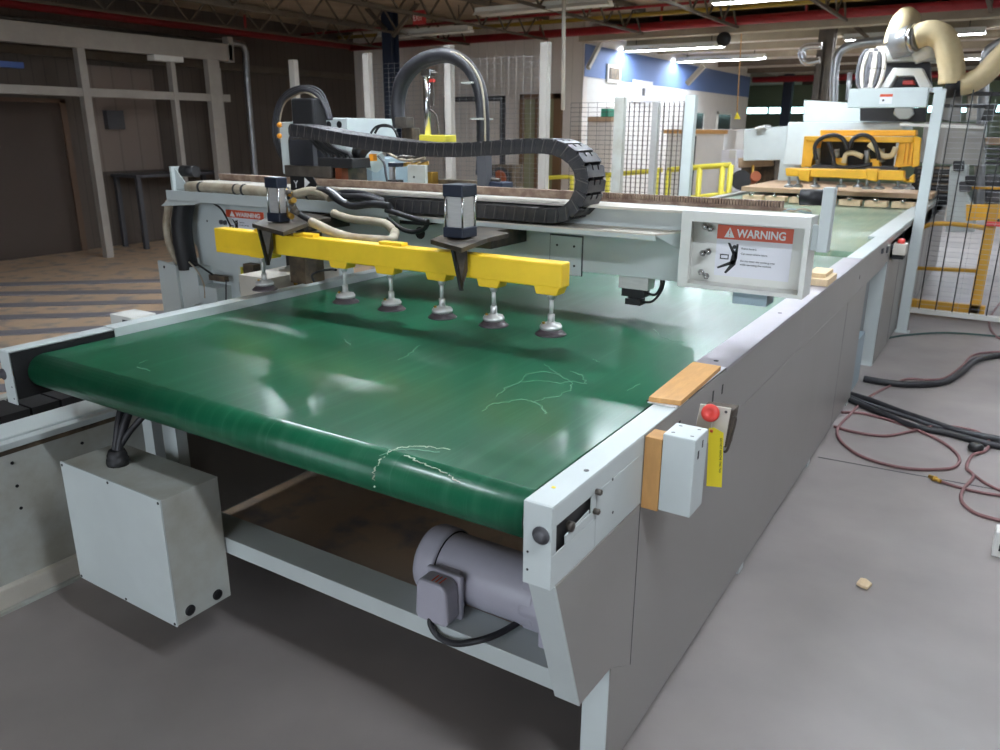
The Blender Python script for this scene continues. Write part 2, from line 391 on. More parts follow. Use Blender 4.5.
# pipes ---------------------------------------------------------------
tag(MB().cyl((-10.0, -5.9, 3.08), (-10.0, 10.45, 3.08), .055).cyl((-10,3.2,3.1),(-10,3.2,3.35),.02).cyl((-10,8.0,3.1),(-10,8.0,3.35),.02).build('sprinkler_pipe', K['redpipe']), 'thick red sprinkler pipe running along the dark left wall', 'pipe')
b = MB().cyl((-10.0, 10.4, 3.06), (7.9, 10.4, 3.10), .06)
for x in (-8,-6,-4,-2,0,2,4,6): b.cyl((x,10.4,3.1),(x,10.4,3.35),.018)
tag(b.build('sprinkler_pipe', K['redpipe']), 'thick red sprinkler pipe crossing in front of the beige beam', 'pipe')
tag(MB().cyl((-10.0, 10.1, 3.2), (7.9, 10.1, 3.2), .03).build('gas_pipe', K['yelpipe']), 'mustard yellow pipe running just above the thick red pipe', 'pipe')
tag(MB().cyl((-10.0, 9.2, 3.17), (7.9, 9.2, 3.17), .018).build('branch_pipe', K['redpipe']), 'thin red pipe above the yellow pipe near the roof', 'pipe')
tag(MB().cyl((-5.3, 20, 2.86), (7.9, 20, 2.86), .07).build('sprinkler_pipe', K['redpipe']), 'distant red pipe in the shade above the far windows', 'pipe')
# galvanised conduit on left wall next to the white frame
tag(MB().tube([P(195,42,x=-9.9), P(235,43,x=-9.9), P(245,50,x=-9.9), P(247,80,x=-9.9), P(253,150,x=-9.9), P(256,190,x=-9.9)], .05, n=12).build('conduit', K['galv']), 'galvanised conduit bending down the wall beside the white frame', 'conduit')

# columns -------------------------------------------------------------
p = P(392, 100, y=8.6)
t = thing('steel_column', 'dark navy steel column with diagonal braces near the back corner', 'column', (p.x, 8.6, 0))
b = MB().box(p.x-.09, p.x+.09, 8.52, 8.54, 0, CZ).box(p.x-.09, p.x+.09, 8.68, 8.70, 0, CZ).box(p.x-.01, p.x+.01, 8.53, 8.69, 0, CZ); b.build('shaft', K['coldark'], t)
a1, a2 = P(393,36,y=8.5), P(423,-4,y=8.5); MB().bar(a1, a2, .05).build('brace', K['joist'], t)
a1, a2 = P(386,30,y=8.5), P(362,3,y=8.5); MB().bar(a1, a2, .05).build('brace', K['joist'], t)
p = P(825, 60, y=12.0)
t = thing('steel_column', 'brown grey steel column rising behind the far machine', 'column', (p.x, 12, 0))
MB().box(p.x-.11, p.x+.11, 11.9, 11.92, 0, 3.1).box(p.x-.11, p.x+.11, 12.1, 12.12, 0, 3.1).box(p.x-.012, p.x+.012, 11.9, 12.1, 0, 3.1).build('shaft', K['colbrown'], t)
MB().bar(P(850,22,y=11.85), P(868,38,y=11.85), .05).build('brace', K['joist'], t)
for q, l in (((790,110),'thin black post in front of the far windows'),):
    pp = P(786,110,y=22); tag(MB().box(pp.x-.12, pp.x+.12, 21.9, 22.1, 0, 3.1).build('steel_column', K['coldark']), l, 'column')

# exit sign
e = thing('exit_sign', 'small red exit sign hanging by the dark column brace', 'sign', P(418,28,y=8.3))
a, b_ = P(413,11,y=8.3), P(425,24,y=8.3)
MB().box(a.x, b_.x, 8.29, 8.33, b_.z, a.z).build('sign_box', K['exit'], e)
text('lettering', 'EXIT', (a.x+.01, 8.288, b_.z+.05), (a.z-b_.z)*.62, K['whiteink'], e, sx=.7)
MB().box(a.x+.02, a.x+.03, 8.3, 8.32, a.z, CZ).build('hanger', K['steel'], e)

# left: white steel frame ------------------------------------------------
fr = thing('steel_frame', 'big white steel frame with two rails standing before the dark wall', 'frame', (-9.3, 5, 0))
MB().box(-9.36, -9.24, 1.5, 7.07, 2.57, 2.80).build('top_beam', K['framepaint'], fr, bevel=.005)
MB().box(-9.34, -9.26, 1.5, 6.97, 2.01, 2.11).build('lower_rail', K['framepaint'], fr, bevel=.004)
for y, w_ in ((4.77,.10), (6.72,.2), (6.05,.07)):
    MB().box(-9.35, -9.25, y-w_/2, y+w_/2, 0 if w_ > .08 else .7, 2.57).build('post', K['framepaint'], fr, bevel=.004)
MB().box(-9.37, -9.22, 5.75, 6.2, 2.5, 2.57).build('bracket', K['white'], fr, label='white bracket under the top beam')
MB().box(-9.36,-9.24,7.0,7.09,2.56,2.90).build('end_cap', K['framepaint'], fr)
MB().cyl((-9.42,1.5,2.84),(-9.42,7.1,2.84),.03).build('pipe', K['steel'], fr)
tag(MB().box(-9.9,-9.85,7.25,7.32,0,2.52).build('wall_post', K['framepaint']), 'slim white post against the wall right of the white frame', 'post')
# wall things
st = thing('wall_board', 'pale panel on the dark wall carrying a small grey box', 'board', (-10.15, 6, 1.1))
MB().box(-10.19, -10.16, 5.35, 6.35, 1.05, 2.45).build('panel', corrugated('light ribbed panel', (128,114,104), 1), st)
MB().box(-10.16, -10.06, 5.5, 5.75, 1.62, 1.87).build('switch_box', K['darkgrey'], st)
tbl = thing('workbench', 'dark workbench standing below the pale wall panel', 'bench', (-9.8, 6.1, 0))
MB().box(-10.1,-9.5,5.45,7.0,.98,1.02).build('top', K['darkgrey'], tbl)
for x,y in ((-10.05,5.5),(-9.55,5.5),(-10.05,6.95),(-9.55,6.95)): MB().box(x-.03,x+.03,y-.03,y+.03,0,.98).build('leg', K['darkgrey'], tbl)
d = struct(MB().box(-10.19,-10.15,2.6,4.9,0,1.95).build('door_2', mat('dark door', (70,58,50), .7)))
MB().box(-10.19,-10.13,4.9,4.98,0,2.0).box(-10.19,-10.13,2.52,2.6,0,2.0).box(-10.19,-10.13,2.52,4.98,1.95,2.0).build('door_frame', mat('door frame wood', (96,74,58), .7), d)
tag(MB().box(-10.18,-10.1,2.9,4.5,2.35,2.42).build('blue_light_strip', mat('blue translucent strip', (80,110,180), .4)), 'short blue strip high on the dark left wall', 'strip')
# floor tracks on the left
b_lab = 'grey metal floor strip between bands of sawdust, one of the parallel row'
for i, ((ax,ay),(bx,by)) in enumerate([((-8.474,2.993),(-7.191,4.135)), ((-7.945,2.733),(-6.656,3.755)), ((-7.369,2.45),(-6.211,3.439)), ((-6.847,2.194),(-6.14,2.806)), ((-6.245,1.899),(-5.826,2.338)), ((-5.45,1.5),(-5.03,1.9)), ((-4.75,1.15),(-4.3,1.6))]):
    a, b_ = V(ax,ay,.006), V(bx,by,.006); d_ = (b_-a).normalized(); L0 = a-d_*3.0; L1 = a+d_*5.5
    tag(MB().bar(L0, L1, .15+.02*(i<2), .012).build('floor_strip', mat('grey strip', (128,126,132), .5) if i == 0 else D.materials['grey strip']), b_lab, 'floor strip', 'grey strips laid across the sawdust floor')

# ------------------------------------------------------------ low transfer machine at lower left
lm = thing('transfer_frame', 'low pale steel transfer track crossing the lower left corner', 'conveyor', (-2.4, 0, 0))
b = MB().box(-2.17, -2.15, -1.6, 1.5, .0, .572).box(-2.15,-2.10,-1.6,1.5,0,.012)
b.build('side_plate', K['enameld'], lm)
MB().box(-2.15, -2.115, -1.6, 1.5, .012, .085).build('foot_rail', K['cream'], lm, bevel=.004)
MB().box(-2.17,-2.13,-1.6,1.5,.575,.600).box(-2.32,-2.17,-1.6,1.5,.590,.608).build('top_rail', K['enamel'], lm, bevel=.004)
MB().box(-2.1499,-2.147,-1.6,1.5,.553,.573).build('groove', K['dirty'], lm)
MB().box(-2.40,-2.32,-1.6,1.5,.535,.555).build('channel', K['dirty'], lm)
b = MB(); y = -1.6
while y < 1.5: b.box(-2.60,-2.41,y,y+.105,.570,.605); y += .115
b.build('slat_chain', K['black'], lm)
MB().box(-2.66,-2.61,-1.6,1.5,0,.61).build('back_rail', K['enameld'], lm)
for (a_, z_) in ((-.02,.46), (-.005,.40), (.01,.34)): pass
for q in ((12,463),(17,486),(21,508),(82,443)):
    pp = P(*q, x=-2.15); MB().cyl((-2.155,pp.y,pp.z),(-2.148,pp.y,pp.z),.006,n=10).build('bolt_hole', K['ink'], lm)

# ------------------------------------------------------------ main belt conveyor
cv = thing('belt_conveyor', 'wide green belt conveyor with grey steel sides in the foreground', 'conveyor', (-1.02, 2, 0))
ZB, RR, BF = .925, .056, .042
# belt: closed loop with thickness
def belt_loop(x0, x1, y0, y1, zt, r, th, n=14):
    pr = []
    for i in range(n+1):
        a = PI/2+PI*i/n; pr.append((y0+r+math.cos(a)*r, zt-r+math.sin(a)*r))
    for i in range(n+1):
        a = -PI/2+PI*i/n; pr.append((y1-r+math.cos(a)*r, zt-r+math.sin(a)*r))
    b = MB(); N = len(pr)
    cy, cz = (y0+y1)/2, zt-r
    R = []
    for (x, ins) in ((x0,0), (x1,0), (x1,th), (x0,th)):
        ring = []
        for i, (y, z) in enumerate(pr):
            if ins:
                c_ = y0+r if i <= n else y1-r
                dy, dz = y-c_, z-cz; l = math.hypot(dy, dz); y, z = c_+dy*(l-ins)/l, cz+dz*(l-ins)/l
            ring.append(b.bm.verts.new((x, y, z)))
        R.append(ring)
    for q in range(4):
        A, B = R[q], R[(q+1)%4]
        for i in range(N):
            f = b.bm.faces.new((A[i], A[(i+1)%N], B[(i+1)%N], B[i]))
            f.smooth = (q in (0, 2)) and ((i < n) or (n < i < N-1))
    return b
belt = belt_loop(-1.972, -.092, BF, 3.86, ZB, RR, .006).build('belt', K['green'], cv)
MB().cyl((-1.985,BF+RR,ZB-RR),(-.066,BF+RR,ZB-RR),RR-.008,n=32).build('roller', K['alu'], cv)
MB().cyl((-2.02,3.86-RR,ZB-RR),(-.10,3.86-RR,ZB-RR),RR-.008,n=32).build('roller', K['alu'], cv)
MB().box(-1.98,-.13,.25,3.6,.80,.86).build('slider_bed', K['dirty'], cv)
# white scuffs drawn on the belt: chalky crack lines
def scuff(pts, w_=.0022, m=None, z=ZB):
    b = MB(); P3 = []
    for i in range(len(pts)-1):
        a, c = Vector(pts[i]), Vector(pts[i+1])
        for k in range(5):
            q = a.lerp(c, k/5); P3.append(V(q.x+random.uniform(-.005,.005), q.y+random.uniform(-.005,.005), q.z))
    P3.append(Vector(pts[-1]))
    for a, c in zip(P3, P3[1:]):
        b.bar(a, c, random.uniform(.5,1.3)*w_, .0006)
    return b
K['scuff'] = mat('pale scuff', (112,152,128), .7)
K['scuff2'] = mat('pale scuff bright', (168,180,158), .7)
def BZ(*pts): return [P(x, y, z=ZB+.0006) for x, y in pts]
SC = [BZ((520,382),(528,374),(545,371),(560,375),(572,382),(570,390),(558,396),(545,398),(535,402),(521,399),(505,402),(490,404),(482,411)),
      BZ((535,402),(543,408),(546,414),(542,408)), BZ((497,396),(505,388),(520,382),(540,380),(560,383),(573,381),(585,384),(584,376),(570,371)),
      BZ((545,364),(552,370),(560,374)), BZ((655,329),(660,336),(670,340),(684,342)), BZ((628,391),(640,384)), BZ((380,456),(390,450),(410,449),(440,452)),
      BZ((345,339),(350,345)), BZ((593,359),(600,362)), BZ((398,360),(412,352),(420,345)), BZ((138,367),(150,371)), BZ((140,363),(148,360))]
for i, s_ in enumerate(SC): scuff(s_, .0020 if i not in (4,6) else .0026).build('scuff_mark', K['scuff'] if i not in (4,) else K['scuff'], cv)
# cracked loop near the front edge, wrapping over the roller nose
def nose(px, py):
    "belt surface point near the rounded front edge"
    p = P(px, py, z=ZB)
    if p.y > BF+RR: return p+V(0,0,.0006)
    d = ROT@_ray((px, py)); o = CP.copy(); c = np.array([0, BF+RR, ZB-RR])
    A = d[1]**2+d[2]**2; B = 2*((o-c)[1]*d[1]+(o-c)[2]*d[2]); Q = (o-c)[1]**2+(o-c)[2]**2-(RR+.0008)**2
    disc = B*B-4*A*Q
    if disc < 0: disc = 0
    return Vector(o+d*((-B-math.sqrt(disc))/(2*A)))
scuff([nose(*q) for q in ((375,487),(373,478),(375,468),(381,460),(390,452),(398,448),(412,446),(430,447),(450,450))], .0035).build('scuff_mark', K['scuff2'], cv)
scuff([nose(*q) for q in ((406,455),(418,461),(432,467),(448,474),(460,482))], .0032).build('scuff_mark', K['scuff2'], cv)
for q in ((430,540),(548,470),(505,465),(530,444)): pass

# right side: end plate (folded steel box), side panel, rail cover
pl = MB()
pl.box(-.063, 0, 0, .004, .768, .95)                      # front face
pl.box(-.063, 0, .004, .76, .946, .95)                    # top strip
pl.box(-.003, 0, .004, .455, .902, .946)                  # outer face above the slot
pl.box(-.003, 0, .20, .455, .768, .902)                   # outer face behind the slot
pl.box(-.003, 0, .004, .20, .768, .842)                   # outer face under the slot
pl.box(-.003, 0, .004, .022, .842, .902)
pl.box(-.003, 0, .060, .20, .842, .862)
pl.box(-.003, 0, .175, .20, .862, .902)
plate = pl.build('end_plate', K['enamel'], cv, bevel=.0015)
MB().box(-.012,-.008,.01,.21,.80,.91).build('inner_plate', K['ink'], plate)
b = MB().prism([(-.002,.06,.860),(-.002,.17,.872),(-.002,.17,.860)], (-.002,0,0)); b.build('slot_edge', K['enamel'], plate)
MB().lathe((-.022,0,.885),(0,-1,0),[(.0,0),(.019,0),(.019,.003),(.012,.003),(.012,.012),(.010,.014),(0,.014)],n=24).build('adjuster_bolt', K['darkgrey'], plate, label='dark hex bolt on the plate end')
MB().lathe((0,.085,.872),(1,0,0),[(0,-.01),(.011,-.01),(.011,.004),(.006,.006),(0,.006)]).build('bolt', K['steel'], plate)
for yy, zz in ((.196,.905),(.19,.862)):
    MB().lathe((0,yy,zz),(1,0,0),[(0,-.005),(.007,-.005),(.007,.012),(.004,.014),(0,.014)],n=6).build('bolt', K['steel'], plate)
for yy, zz in ((.28,.90),(.29,.815)): MB().cyl((-.001,yy,zz),(.0006,yy,zz),.0035,n=12).build('bolt_hole', K['ink'], plate)
for zz in (.84,.80): MB().cyl((-.052,.001,zz),(-.052,-.0006,zz),.0028,n=12).build('bolt_hole', K['ink'], plate)
MB().cyl((-.022,.19,.9495),(-.022,.19,.9508),.006,n=12).build('bolt_hole', K['ink'], plate)
MB().box(-.045,-.037,.077,.085,.95,.9506).build('paint_dot', K['tag'], plate)
# tapered skirt below the plate
sk = MB().prism([(0,-.0,.765),(0,.455,.765),(0,.455,.30),(0,.331,.372),(0,.156,.383),(0,.02,.765)][1:], (-.004,0,0))
sko = sk.build('skirt', K['enamel_shade'], cv, bevel=.001)
MB().prism([(.0005,.0195,.766),(.0005,.1555,.3825),(.0005,.1595,.3825),(.0005,.0235,.766)], (-.0635,0,0)).build('folded_edge', K['enamel'], sko)
MB().prism([(-.063,.02,.765),(-.063,.156,.383),(-.063,.30,.383),(-.063,.30,.765)],(.003,0,0)).build('skirt_lining', K['enamel_shade'], cv)
# long side panel
sp = MB().prism([(0,.456,.762),(0,3.93,.762),(0,3.93,.04),(0,.33,.04),(0,.33,.372),(0,.456,.30)][0:], (-.004,0,0))
sp.box(-.004,0,.456,4.70,.764,.945)
sp.build('side_panel', K['enamel_shade'], cv, bevel=.0008)
MB().box(-.075,-.004,.33,.334,.0,.385).box(-.075,-.006,.33,.40,0,.012).build('leg', K['enamel'], cv, bevel=.001)
for yy in (1.55,2.75,3.85): MB().box(-.075,-.006,yy,yy+.06,0,.76).build('leg', K['enamel'], cv)
for yy in (.45,1.5,2.6,3.8): MB().box(-2.035,-1.975,yy,yy+.06,0,.77).build('leg', K['enamel'], cv)
MB().box(-.10, 0, 1.09, 3.62, .945, .9515).box(-.0035,0.001,1.09,3.62,.94,.9515).build('rail_cover', K['railmetal'], cv, bevel=.001)
MB().box(-.085, 0, 3.62, 4.70, .945, .953).build('rail_end', K['enamel'], cv, bevel=.001)
MB().box(-.088,-.066,.75,4.7,.86,.945).build('side_channel', K['steel'], cv)
for yy in (1.15,1.95,2.7): MB().cyl((-.05,yy,.951),(-.05,yy,.9525),.008,n=12).build('bolt_hole', K['ink'], cv)
for yy, hh in ((.70,.03),(.98,.035),(1.07,.03)):
    MB().box(-.001,.0006,yy-.006,yy+.006,.875,.875+hh).build('slot_hole', K['ink'], cv)
MB().cyl((-.001,3.60,.85),(.0008,3.60,.85),.012,n=12).build('bolt_hole', K['ink'], cv)
for yy in (3.3,): MB().box(-.0005,.0005,yy,yy+.003,.05,.76).build('panel_seam', K['darkgrey'], cv)
MB().box(-.0005,.0005,.4555,.458,.30,.765).build('panel_seam', K['darkgrey'], cv)
# legs seen in the opening
MB().box(-.12,-.03,4.15,4.45,.0,.35).build('leg', K['bluegrey'], cv)
MB().box(-.10,-.07,3.95,4.65,.25,.74).build('inner_guard', mat('guard dark', (120,128,130), .5), cv)
# left side
MB().box(-2.045,-1.985,-.001,.003,.77,.95).box(-2.045,-1.985,.003,3.9,.946,.952).box(-2.045,-2.041,.003,3.9,.77,.946).build('end_plate', K['enamel'], cv, bevel=.0015)
MB().box(-2.042,-1.975,.36,3.9,.952,.956).build('rail_cover', K['enamel'], cv)
MB().box(-2.045,-2.041,.46,3.9,.04,.77).build('side_panel', K['enamel_shade'], cv)
MB().lathe((-2.04,0,.868),(0,-1,0),[(0,0),(.019,0),(.019,.004),(.012,.004),(.012,.014),(0,.014)]).build('adjuster_bolt', K['darkgrey'], cv)
MB().box(-2.035,-1.985,.02,.30,.858,.872).build('tension_bar', K['brass'], cv, label='dull brass tension bar')
for zz in (.83,.79): MB().cyl((-2.00,0,zz),(-2.00,-.0016,zz),.003,n=10).build('bolt_hole', K['ink'], cv)
sb = MB().box(-2.18,-2.046,.47,.575,.90,.962).build('switch_box', K['white'], cv, bevel=.003, label='small white switch box on the left rail')
MB().box(-2.10,-2.06,.468,.47,.93,.95).build('switch', K['ink'], sb)

MB().box(-1.9845,-1.980,.004,.36,.79,.944).build('inner_channel', K['ink'], cv)
MB().box(-1.980,-1.975,.36,3.9,.79,.952).build('inner_rail', K['enamel'], cv)
# crossbar under the belt
MB().box(-1.95,-.063,.20,.31,.355,.41).build('cross_bar', K['enamel'], cv, bevel=.002)
MB().box(-1.95,-.063,3.3,3.4,.35,.41).build('cross_bar', K['enamel'], cv, bevel=.002)
MB().box(-1.98,-.07,.42,.45,.60,.82).build('cross_plate', K['dirty'], cv)
# electrical box hung beneath the belt
eb = MB().box(-1.77,-1.263,.0,.195,.205,.622).build('electrical_box', K['enameld'], cv, bevel=.002)
MB().box(-1.772,-1.262,-.006,0,.204,.624).build('lid', K['enamel'], eb, bevel=.0012)
for x_, z_ in ((-1.762,.614),(-1.515,.616),(-1.27,.614),(-1.762,.213),(-1.515,.212),(-1.27,.213)):
    MB().cyl((x_,-.0055,z_),(x_,-.0075,z_),.0045,n=10).build('screw', K['ink'], eb)
for y_ in (.045,.145): MB().lathe((-1.263,y_,.235),(1,0,0),[(0,0),(.017,0),(.017,.004),(.011,.005),(.0,.003)]).build('grommet', K['black'], eb)
MB().lathe((-1.60,.085,.622),(0,0,1),[(0,0),(.033,0),(.035,.008),(.033,.022),(.030,.024),(.030,.034),(.024,.05),(.018,.052),(0,.052)],n=12).build('cable_gland', K['black'], eb)
for dx, top in ((-.008,-1.56),(.008,-1.50)):
    MB().tube([(-1.60+dx,.085,.66),(-1.597+dx,.095,.70),(-1.60+dx*2,.12,.76),(-1.62+dx*3,.17,.82),(-1.66+dx*3,.26,.86)], .013, n=10).build('cable', K['cableblk'], eb)
MB().tube([(-1.597,.09,.67),(-1.57,.11,.72),(-1.52,.15,.79),(-1.50,.22,.86)], .010, n=10).build('cable', K['cableblk'], eb)
MB().box(-1.60,-1.53,.25,.29,.42,.80).build('bracket', K['enamel'], eb)
# motor
ZM = -.012
mo = MB().cyl((-.50,.36,.486),(-.20,.36,.486),.089,n=40).build('motor', K['motor'], cv, bevel=.003)
MB().lathe((-.50,.36,.486),(-1,0,0),[(0,0),(.096,0),(.098,.01),(.098,.055),(.092,.068),(.08,.072),(0,.072)],n=40).build('fan_cover', K['motor'], mo)
MB().cyl((-.501,.36,.486),(-.4985,.36,.486),.0925,n=40).build('seam_ring', K['ink'], mo)
MB().cyl((-.235,.36,.486),(-.15,.36,.486),.094,n=8).box(-.17,-.063,.26,.46,.38,.59).build('gearbox', K['motor'], mo, bevel=.006)
tb = MB().prism([(-.495,.245,.412),(-.405,.245,.412),(-.395,.245,.427),(-.40,.245,.517),(-.415,.245,.532),(-.485,.245,.532),(-.495,.245,.517),(-.50,.245,.427)], (0,-.055,0)).build('terminal_box', K['motor'], mo, bevel=.008)
MB().box(-.503,-.392,.245,.262,.408,.536).box(-.48,-.41,.26,.31,.42,.53).build('box_flange', K['motor'], mo, bevel=.005)
MB().tube([(-.455,.205,.43),(-.45,.19,.41),(-.42,.185,.385),(-.37,.185,.385),(-.31,.19,.412),(-.27,.23,.424),(-.25,.30,.425)], .0085, n=10).build('cable', K['cableblk'], mo)
MB().box(-.574,-.5725,.285,.32,.44,.48).build('sticker', K['paper'], mo)
MB().box(-.5752,-.574,.29,.303,.455,.467).build('sticker_mark', K['teal'], mo)
for i in range(3): MB().box(-.452+i*.012,-.448+i*.012,.2+.0,.23,.5325,.5333).build('paint_mark', K['orange'], mo)
# control box on the panel with fibreboard spacer
sp_ = MB().box(.0015,.044,.455,.515,.757,.944).build('spacer_block', K['woodd'], cv, bevel=.0015, label='tan fibreboard block behind the grey control box')
cb = MB().prism([(.045,.455,.762),(.124,.455,.762),(.124,.455,.960),(.045,.455,.960)], (0,.09,0)).build('control_box', K['enamel'], cv, bevel=.003, label='pale grey box bolted to the side')
for x_, y_ in ((.062,.475),(.108,.475),(.062,.525),(.108,.525)): MB().bar((x_-.004,y_,.9603),(x_+.004,y_+.002,.9603),.003,.001).build('slot_hole', K['darkgrey'], cb)
MB().box(.1235,.1248,.478,.486,.905,.925).build('slot_hole', K['ink'], cb)
MB().box(.1235,.1248,.505,.511,.925,.943).build('slot_hole', K['ink'], cb)
# emergency stop box
f = [P(700,404,y=.72), P(731,408.5,y=.72), P(724,447,y=.72), P(693,440,y=.72)]
es = MB().prism(f, (0,.006,0)).build('stop_box', K['cream'], cv, bevel=.002, label='off-white box with a red stop button')
f2 = [P(702,407,y=.726), P(733,411,y=.726), P(726,448,y=.726), P(696,440,y=.726)]
MB().prism(f2, (0,.055,0)).build('box_body', K['dirty'], es, bevel=.002)
MB().tube([P(734,417,y=.73), P(735.5,421,y=.73), P(728,448,y=.73), P(724,452,y=.73)], .0035, n=8).build('guard_wire', K['steel'], es)
pb = P(710.4,413.5,y=.70)
MB().lathe(pb+V(0,.03,-.012),(0,-1,.4),[(.0,0),(.014,0),(.014,.022),(.012,.024),(0,.024)]).build('button_collar', K['chrome'], es)
MB().lathe(pb+V(0,.008,-.002),(0,-1,.4),[(.0,0),(.016,0),(.023,.004),(.0235,.012),(.020,.017),(.010,.0185),(.009,.017),(0,.017)]).build('stop_button', K['red'], es)
for q in ((705,410),(726,412),(721,440)):
    c_ = P(*q, y=.7195); MB().lathe(c_,(0,-1,0),[(0,0),(.004,0),(.003,.002),(0,.002)],n=10).build('screw', K['darkgrey'], es)
# yellow paper tag
f = [P(709,428,y=.695), P(714,427.5,y=.695), P(723.6,433,y=.695), P(721.7,487.5,y=.695), P(706.3,486,y=.695)]
tg = MB().prism(f, (0,.0008,0)).build('hang_tag', K['tag']); tag(tg, 'yellow card tag hanging below the red stop button beside the grey box', 'tag')
c_ = P(711.5,431,y=.6945); MB().lathe(c_,(0,-1,0),[(.0,0),(.0045,0),(.0045,.0008),(0,.0008)],n=14).build('reinforcing_ring', K['orange'], tg)
MB().tube([c_, c_+V(-.002,.004,.012), pb+V(.004,.012,-.018)], .0008, n=6).build('string', K['paper'], tg)
o_ = P(720.2,438,y=.6945); e_ = P(718.6,482,y=.6945)
text('lettering', 'DO NOT REMOVE THIS TAG', o_, .0075, K['ink'], tg, ux=(e_-o_), uy=(1,0,0), sx=1)
# fibreboard block on the rail
qd = [P(648.8,396.8,z=.968), P(681,401,z=.968), P(721,366,z=.968), P(693,361.5,z=.968)]
wb = MB().prism(qd, (0,0,-.0135)).build('wooden_block', K['wood'], bevel=.001); tag(wb, 'tan fibreboard strip lying on the near end of the right rail', 'wooden block')
MB().box(qd[0].x-.002,-.001,qd[0].y-.002,1.09,.9515,.9540).build('joint_plate', K['paper'], cv)
MB().box(-.09,-.001,qd[0].y+.02,1.09,.9465,.9512).build('rail_packing', K['steel'], cv)
wb = MB().box(-.12,.0,2.62,2.84,.953,.985).build('wooden_block', K['pine'], bevel=.002); tag(wb, 'pale pine block lying on the rail, under another smaller block', 'wooden block')
wb = MB().box(-.10,-.02,2.66,2.84,.9855,1.005).build('wooden_block', K['pine'], bevel=.002); tag(wb, 'small pale block stacked on a pine block on the rail', 'wooden block')

# ------------------------------------------------------------ gantry over the belt
GY = 1.55
gt = thing('pick_gantry', 'pale grey gantry spanning the green belt with yellow suction bar', 'gantry', (-1.5, 1.7, 0))
gd = MB().box(-3.05,-.36,GY+.12,GY+.16,1.085,1.345).box(-3.05,-.36,GY+.16,GY+.32,1.085,1.09).box(-3.15,-.36,GY+.12,GY+.34,1.345,1.358).build('girder', K['enamel'], gt, bevel=.002)
MB().box(-3.05,-.36,GY+.30,GY+.34,1.09,1.345).build('girder_back', K['enamel'], gt)
# chain shelf
sh = MB().prism([(-1.70,GY-.03,1.272),(-.42,GY-.03,1.272),(-.36,GY+.12,1.272),(-1.70,GY+.12,1.272)], (0,0,.006)).build('chain_shelf', K['cream'], gt)
MB().prism([(-1.62,GY-.03,1.255),(-.42,GY-.03,1.255),(-.42,GY-.03,1.272),(-1.62,GY-.03,1.272)], (0,.004,0)).build('shelf_lip', K['enamel'], sh)
MB().prism([(-.42,GY-.03,1.272),(-.36,GY+.12,1.272),(-.36,GY+.12,1.20)], (-.003,0,0)).build('shelf_gusset', K['enamel'], sh)
MB().box(-3.22,-1.66,GY-.05,GY-.045,1.262,1.318).prism([(-3.22,GY-.05,1.262),(-1.66,GY-.05,1.262),(-1.66,GY+.12,1.262),(-3.22,GY+.12,1.262)],(0,0,.004)).build('front_tray', K['enamel'], gt, bevel=.001)
a_ = P(161,206,y=GY-.05); b_ = P(176,198,y=GY-.05)
MB().prism([a_, V(-3.22,GY-.05,1.262), V(-2.95,GY-.05,1.262), V(-3.0,GY-.05,1.25)], (0,.08,0)).build('tray_wing', K['enamel'], gt)
# racks on top
rk = MB()
rk.box(-3.08,-.04,GY+.20,GY+.23,1.362,1.375)
x = -.75
while x < -.045: rk.box(x,x+.0055,GY+.195,GY+.23,1.375,1.397); x += .0105
rk.box(-3.08,-.76,GY+.195,GY+.23,1.375,1.397)
rk.build('rack', mat('rusty rack steel', (112,88,74), .6, vscale=20, rgb2=(150,130,112)), gt)
MB().box(-3.15,.04,GY+.04,GY+.19,1.351,1.361).build('top_strip', K['cream'], gt, bevel=.001)
MB().tube([P(784,209,y=GY+.2),P(793,211,y=GY+.18),P(802,209,y=GY+.18),P(811,211,y=GY+.18)],.004,n=6).build('wire', K['hosebeige'], gt)
MB().tube([P(784,211,y=GY+.2),P(792,209,y=GY+.18),P(803,212,y=GY+.18),P(812,213,y=GY+.18)],.003,n=6).build('wire', K['bluegrey'], gt)
# end box: open-faced tray with sign
XL, XR, ZT, ZB2 = -.335, .104, 1.366, 1.094
eb_ = MB()
eb_.box(XL,XR,GY+.11,GY+.115,ZB2,ZT)                # back web
eb_.box(XL,XR,GY,GY+.109,ZT-.008,ZT)                 # top flange
eb_.box(XL,XR,GY,GY+.109,ZB2,ZB2+.008)               # bottom flange
eb_.box(XL,XL+.008,GY,GY+.11,ZB2+.008,ZT-.008)
eb_.box(XR-.008,XR,GY,GY+.11,ZB2+.008,ZT-.008)
eb_.box(XL,XL+.038,GY-.004,GY-.0005,ZB2-.001,ZT+.001)                # face frame left
eb_.box(XR-.016,XR+.001,GY-.004,GY-.0005,ZB2-.001,ZT+.001)
eb_.box(XL+.038,XR-.016,GY-.003,GY-.0005,ZB2,ZB2+.014)
eb_.box(XL+.038,XR-.016,GY-.003,GY-.0005,ZT-.036,ZT)
ebx = eb_.build('end_box', K['white'], gt)
for zz in (1.13,1.21,1.30):
    for dx in (.055,.075):
        MB().lathe((XL+dx,GY+.09,zz+random.uniform(-.008,.008)),(.4,-1,0),[(0,0),(.012,0),(.012,.012),(.008,.013),(.008,.028),(0,.028)],n=6).build('bolt', K['chrome'], ebx)
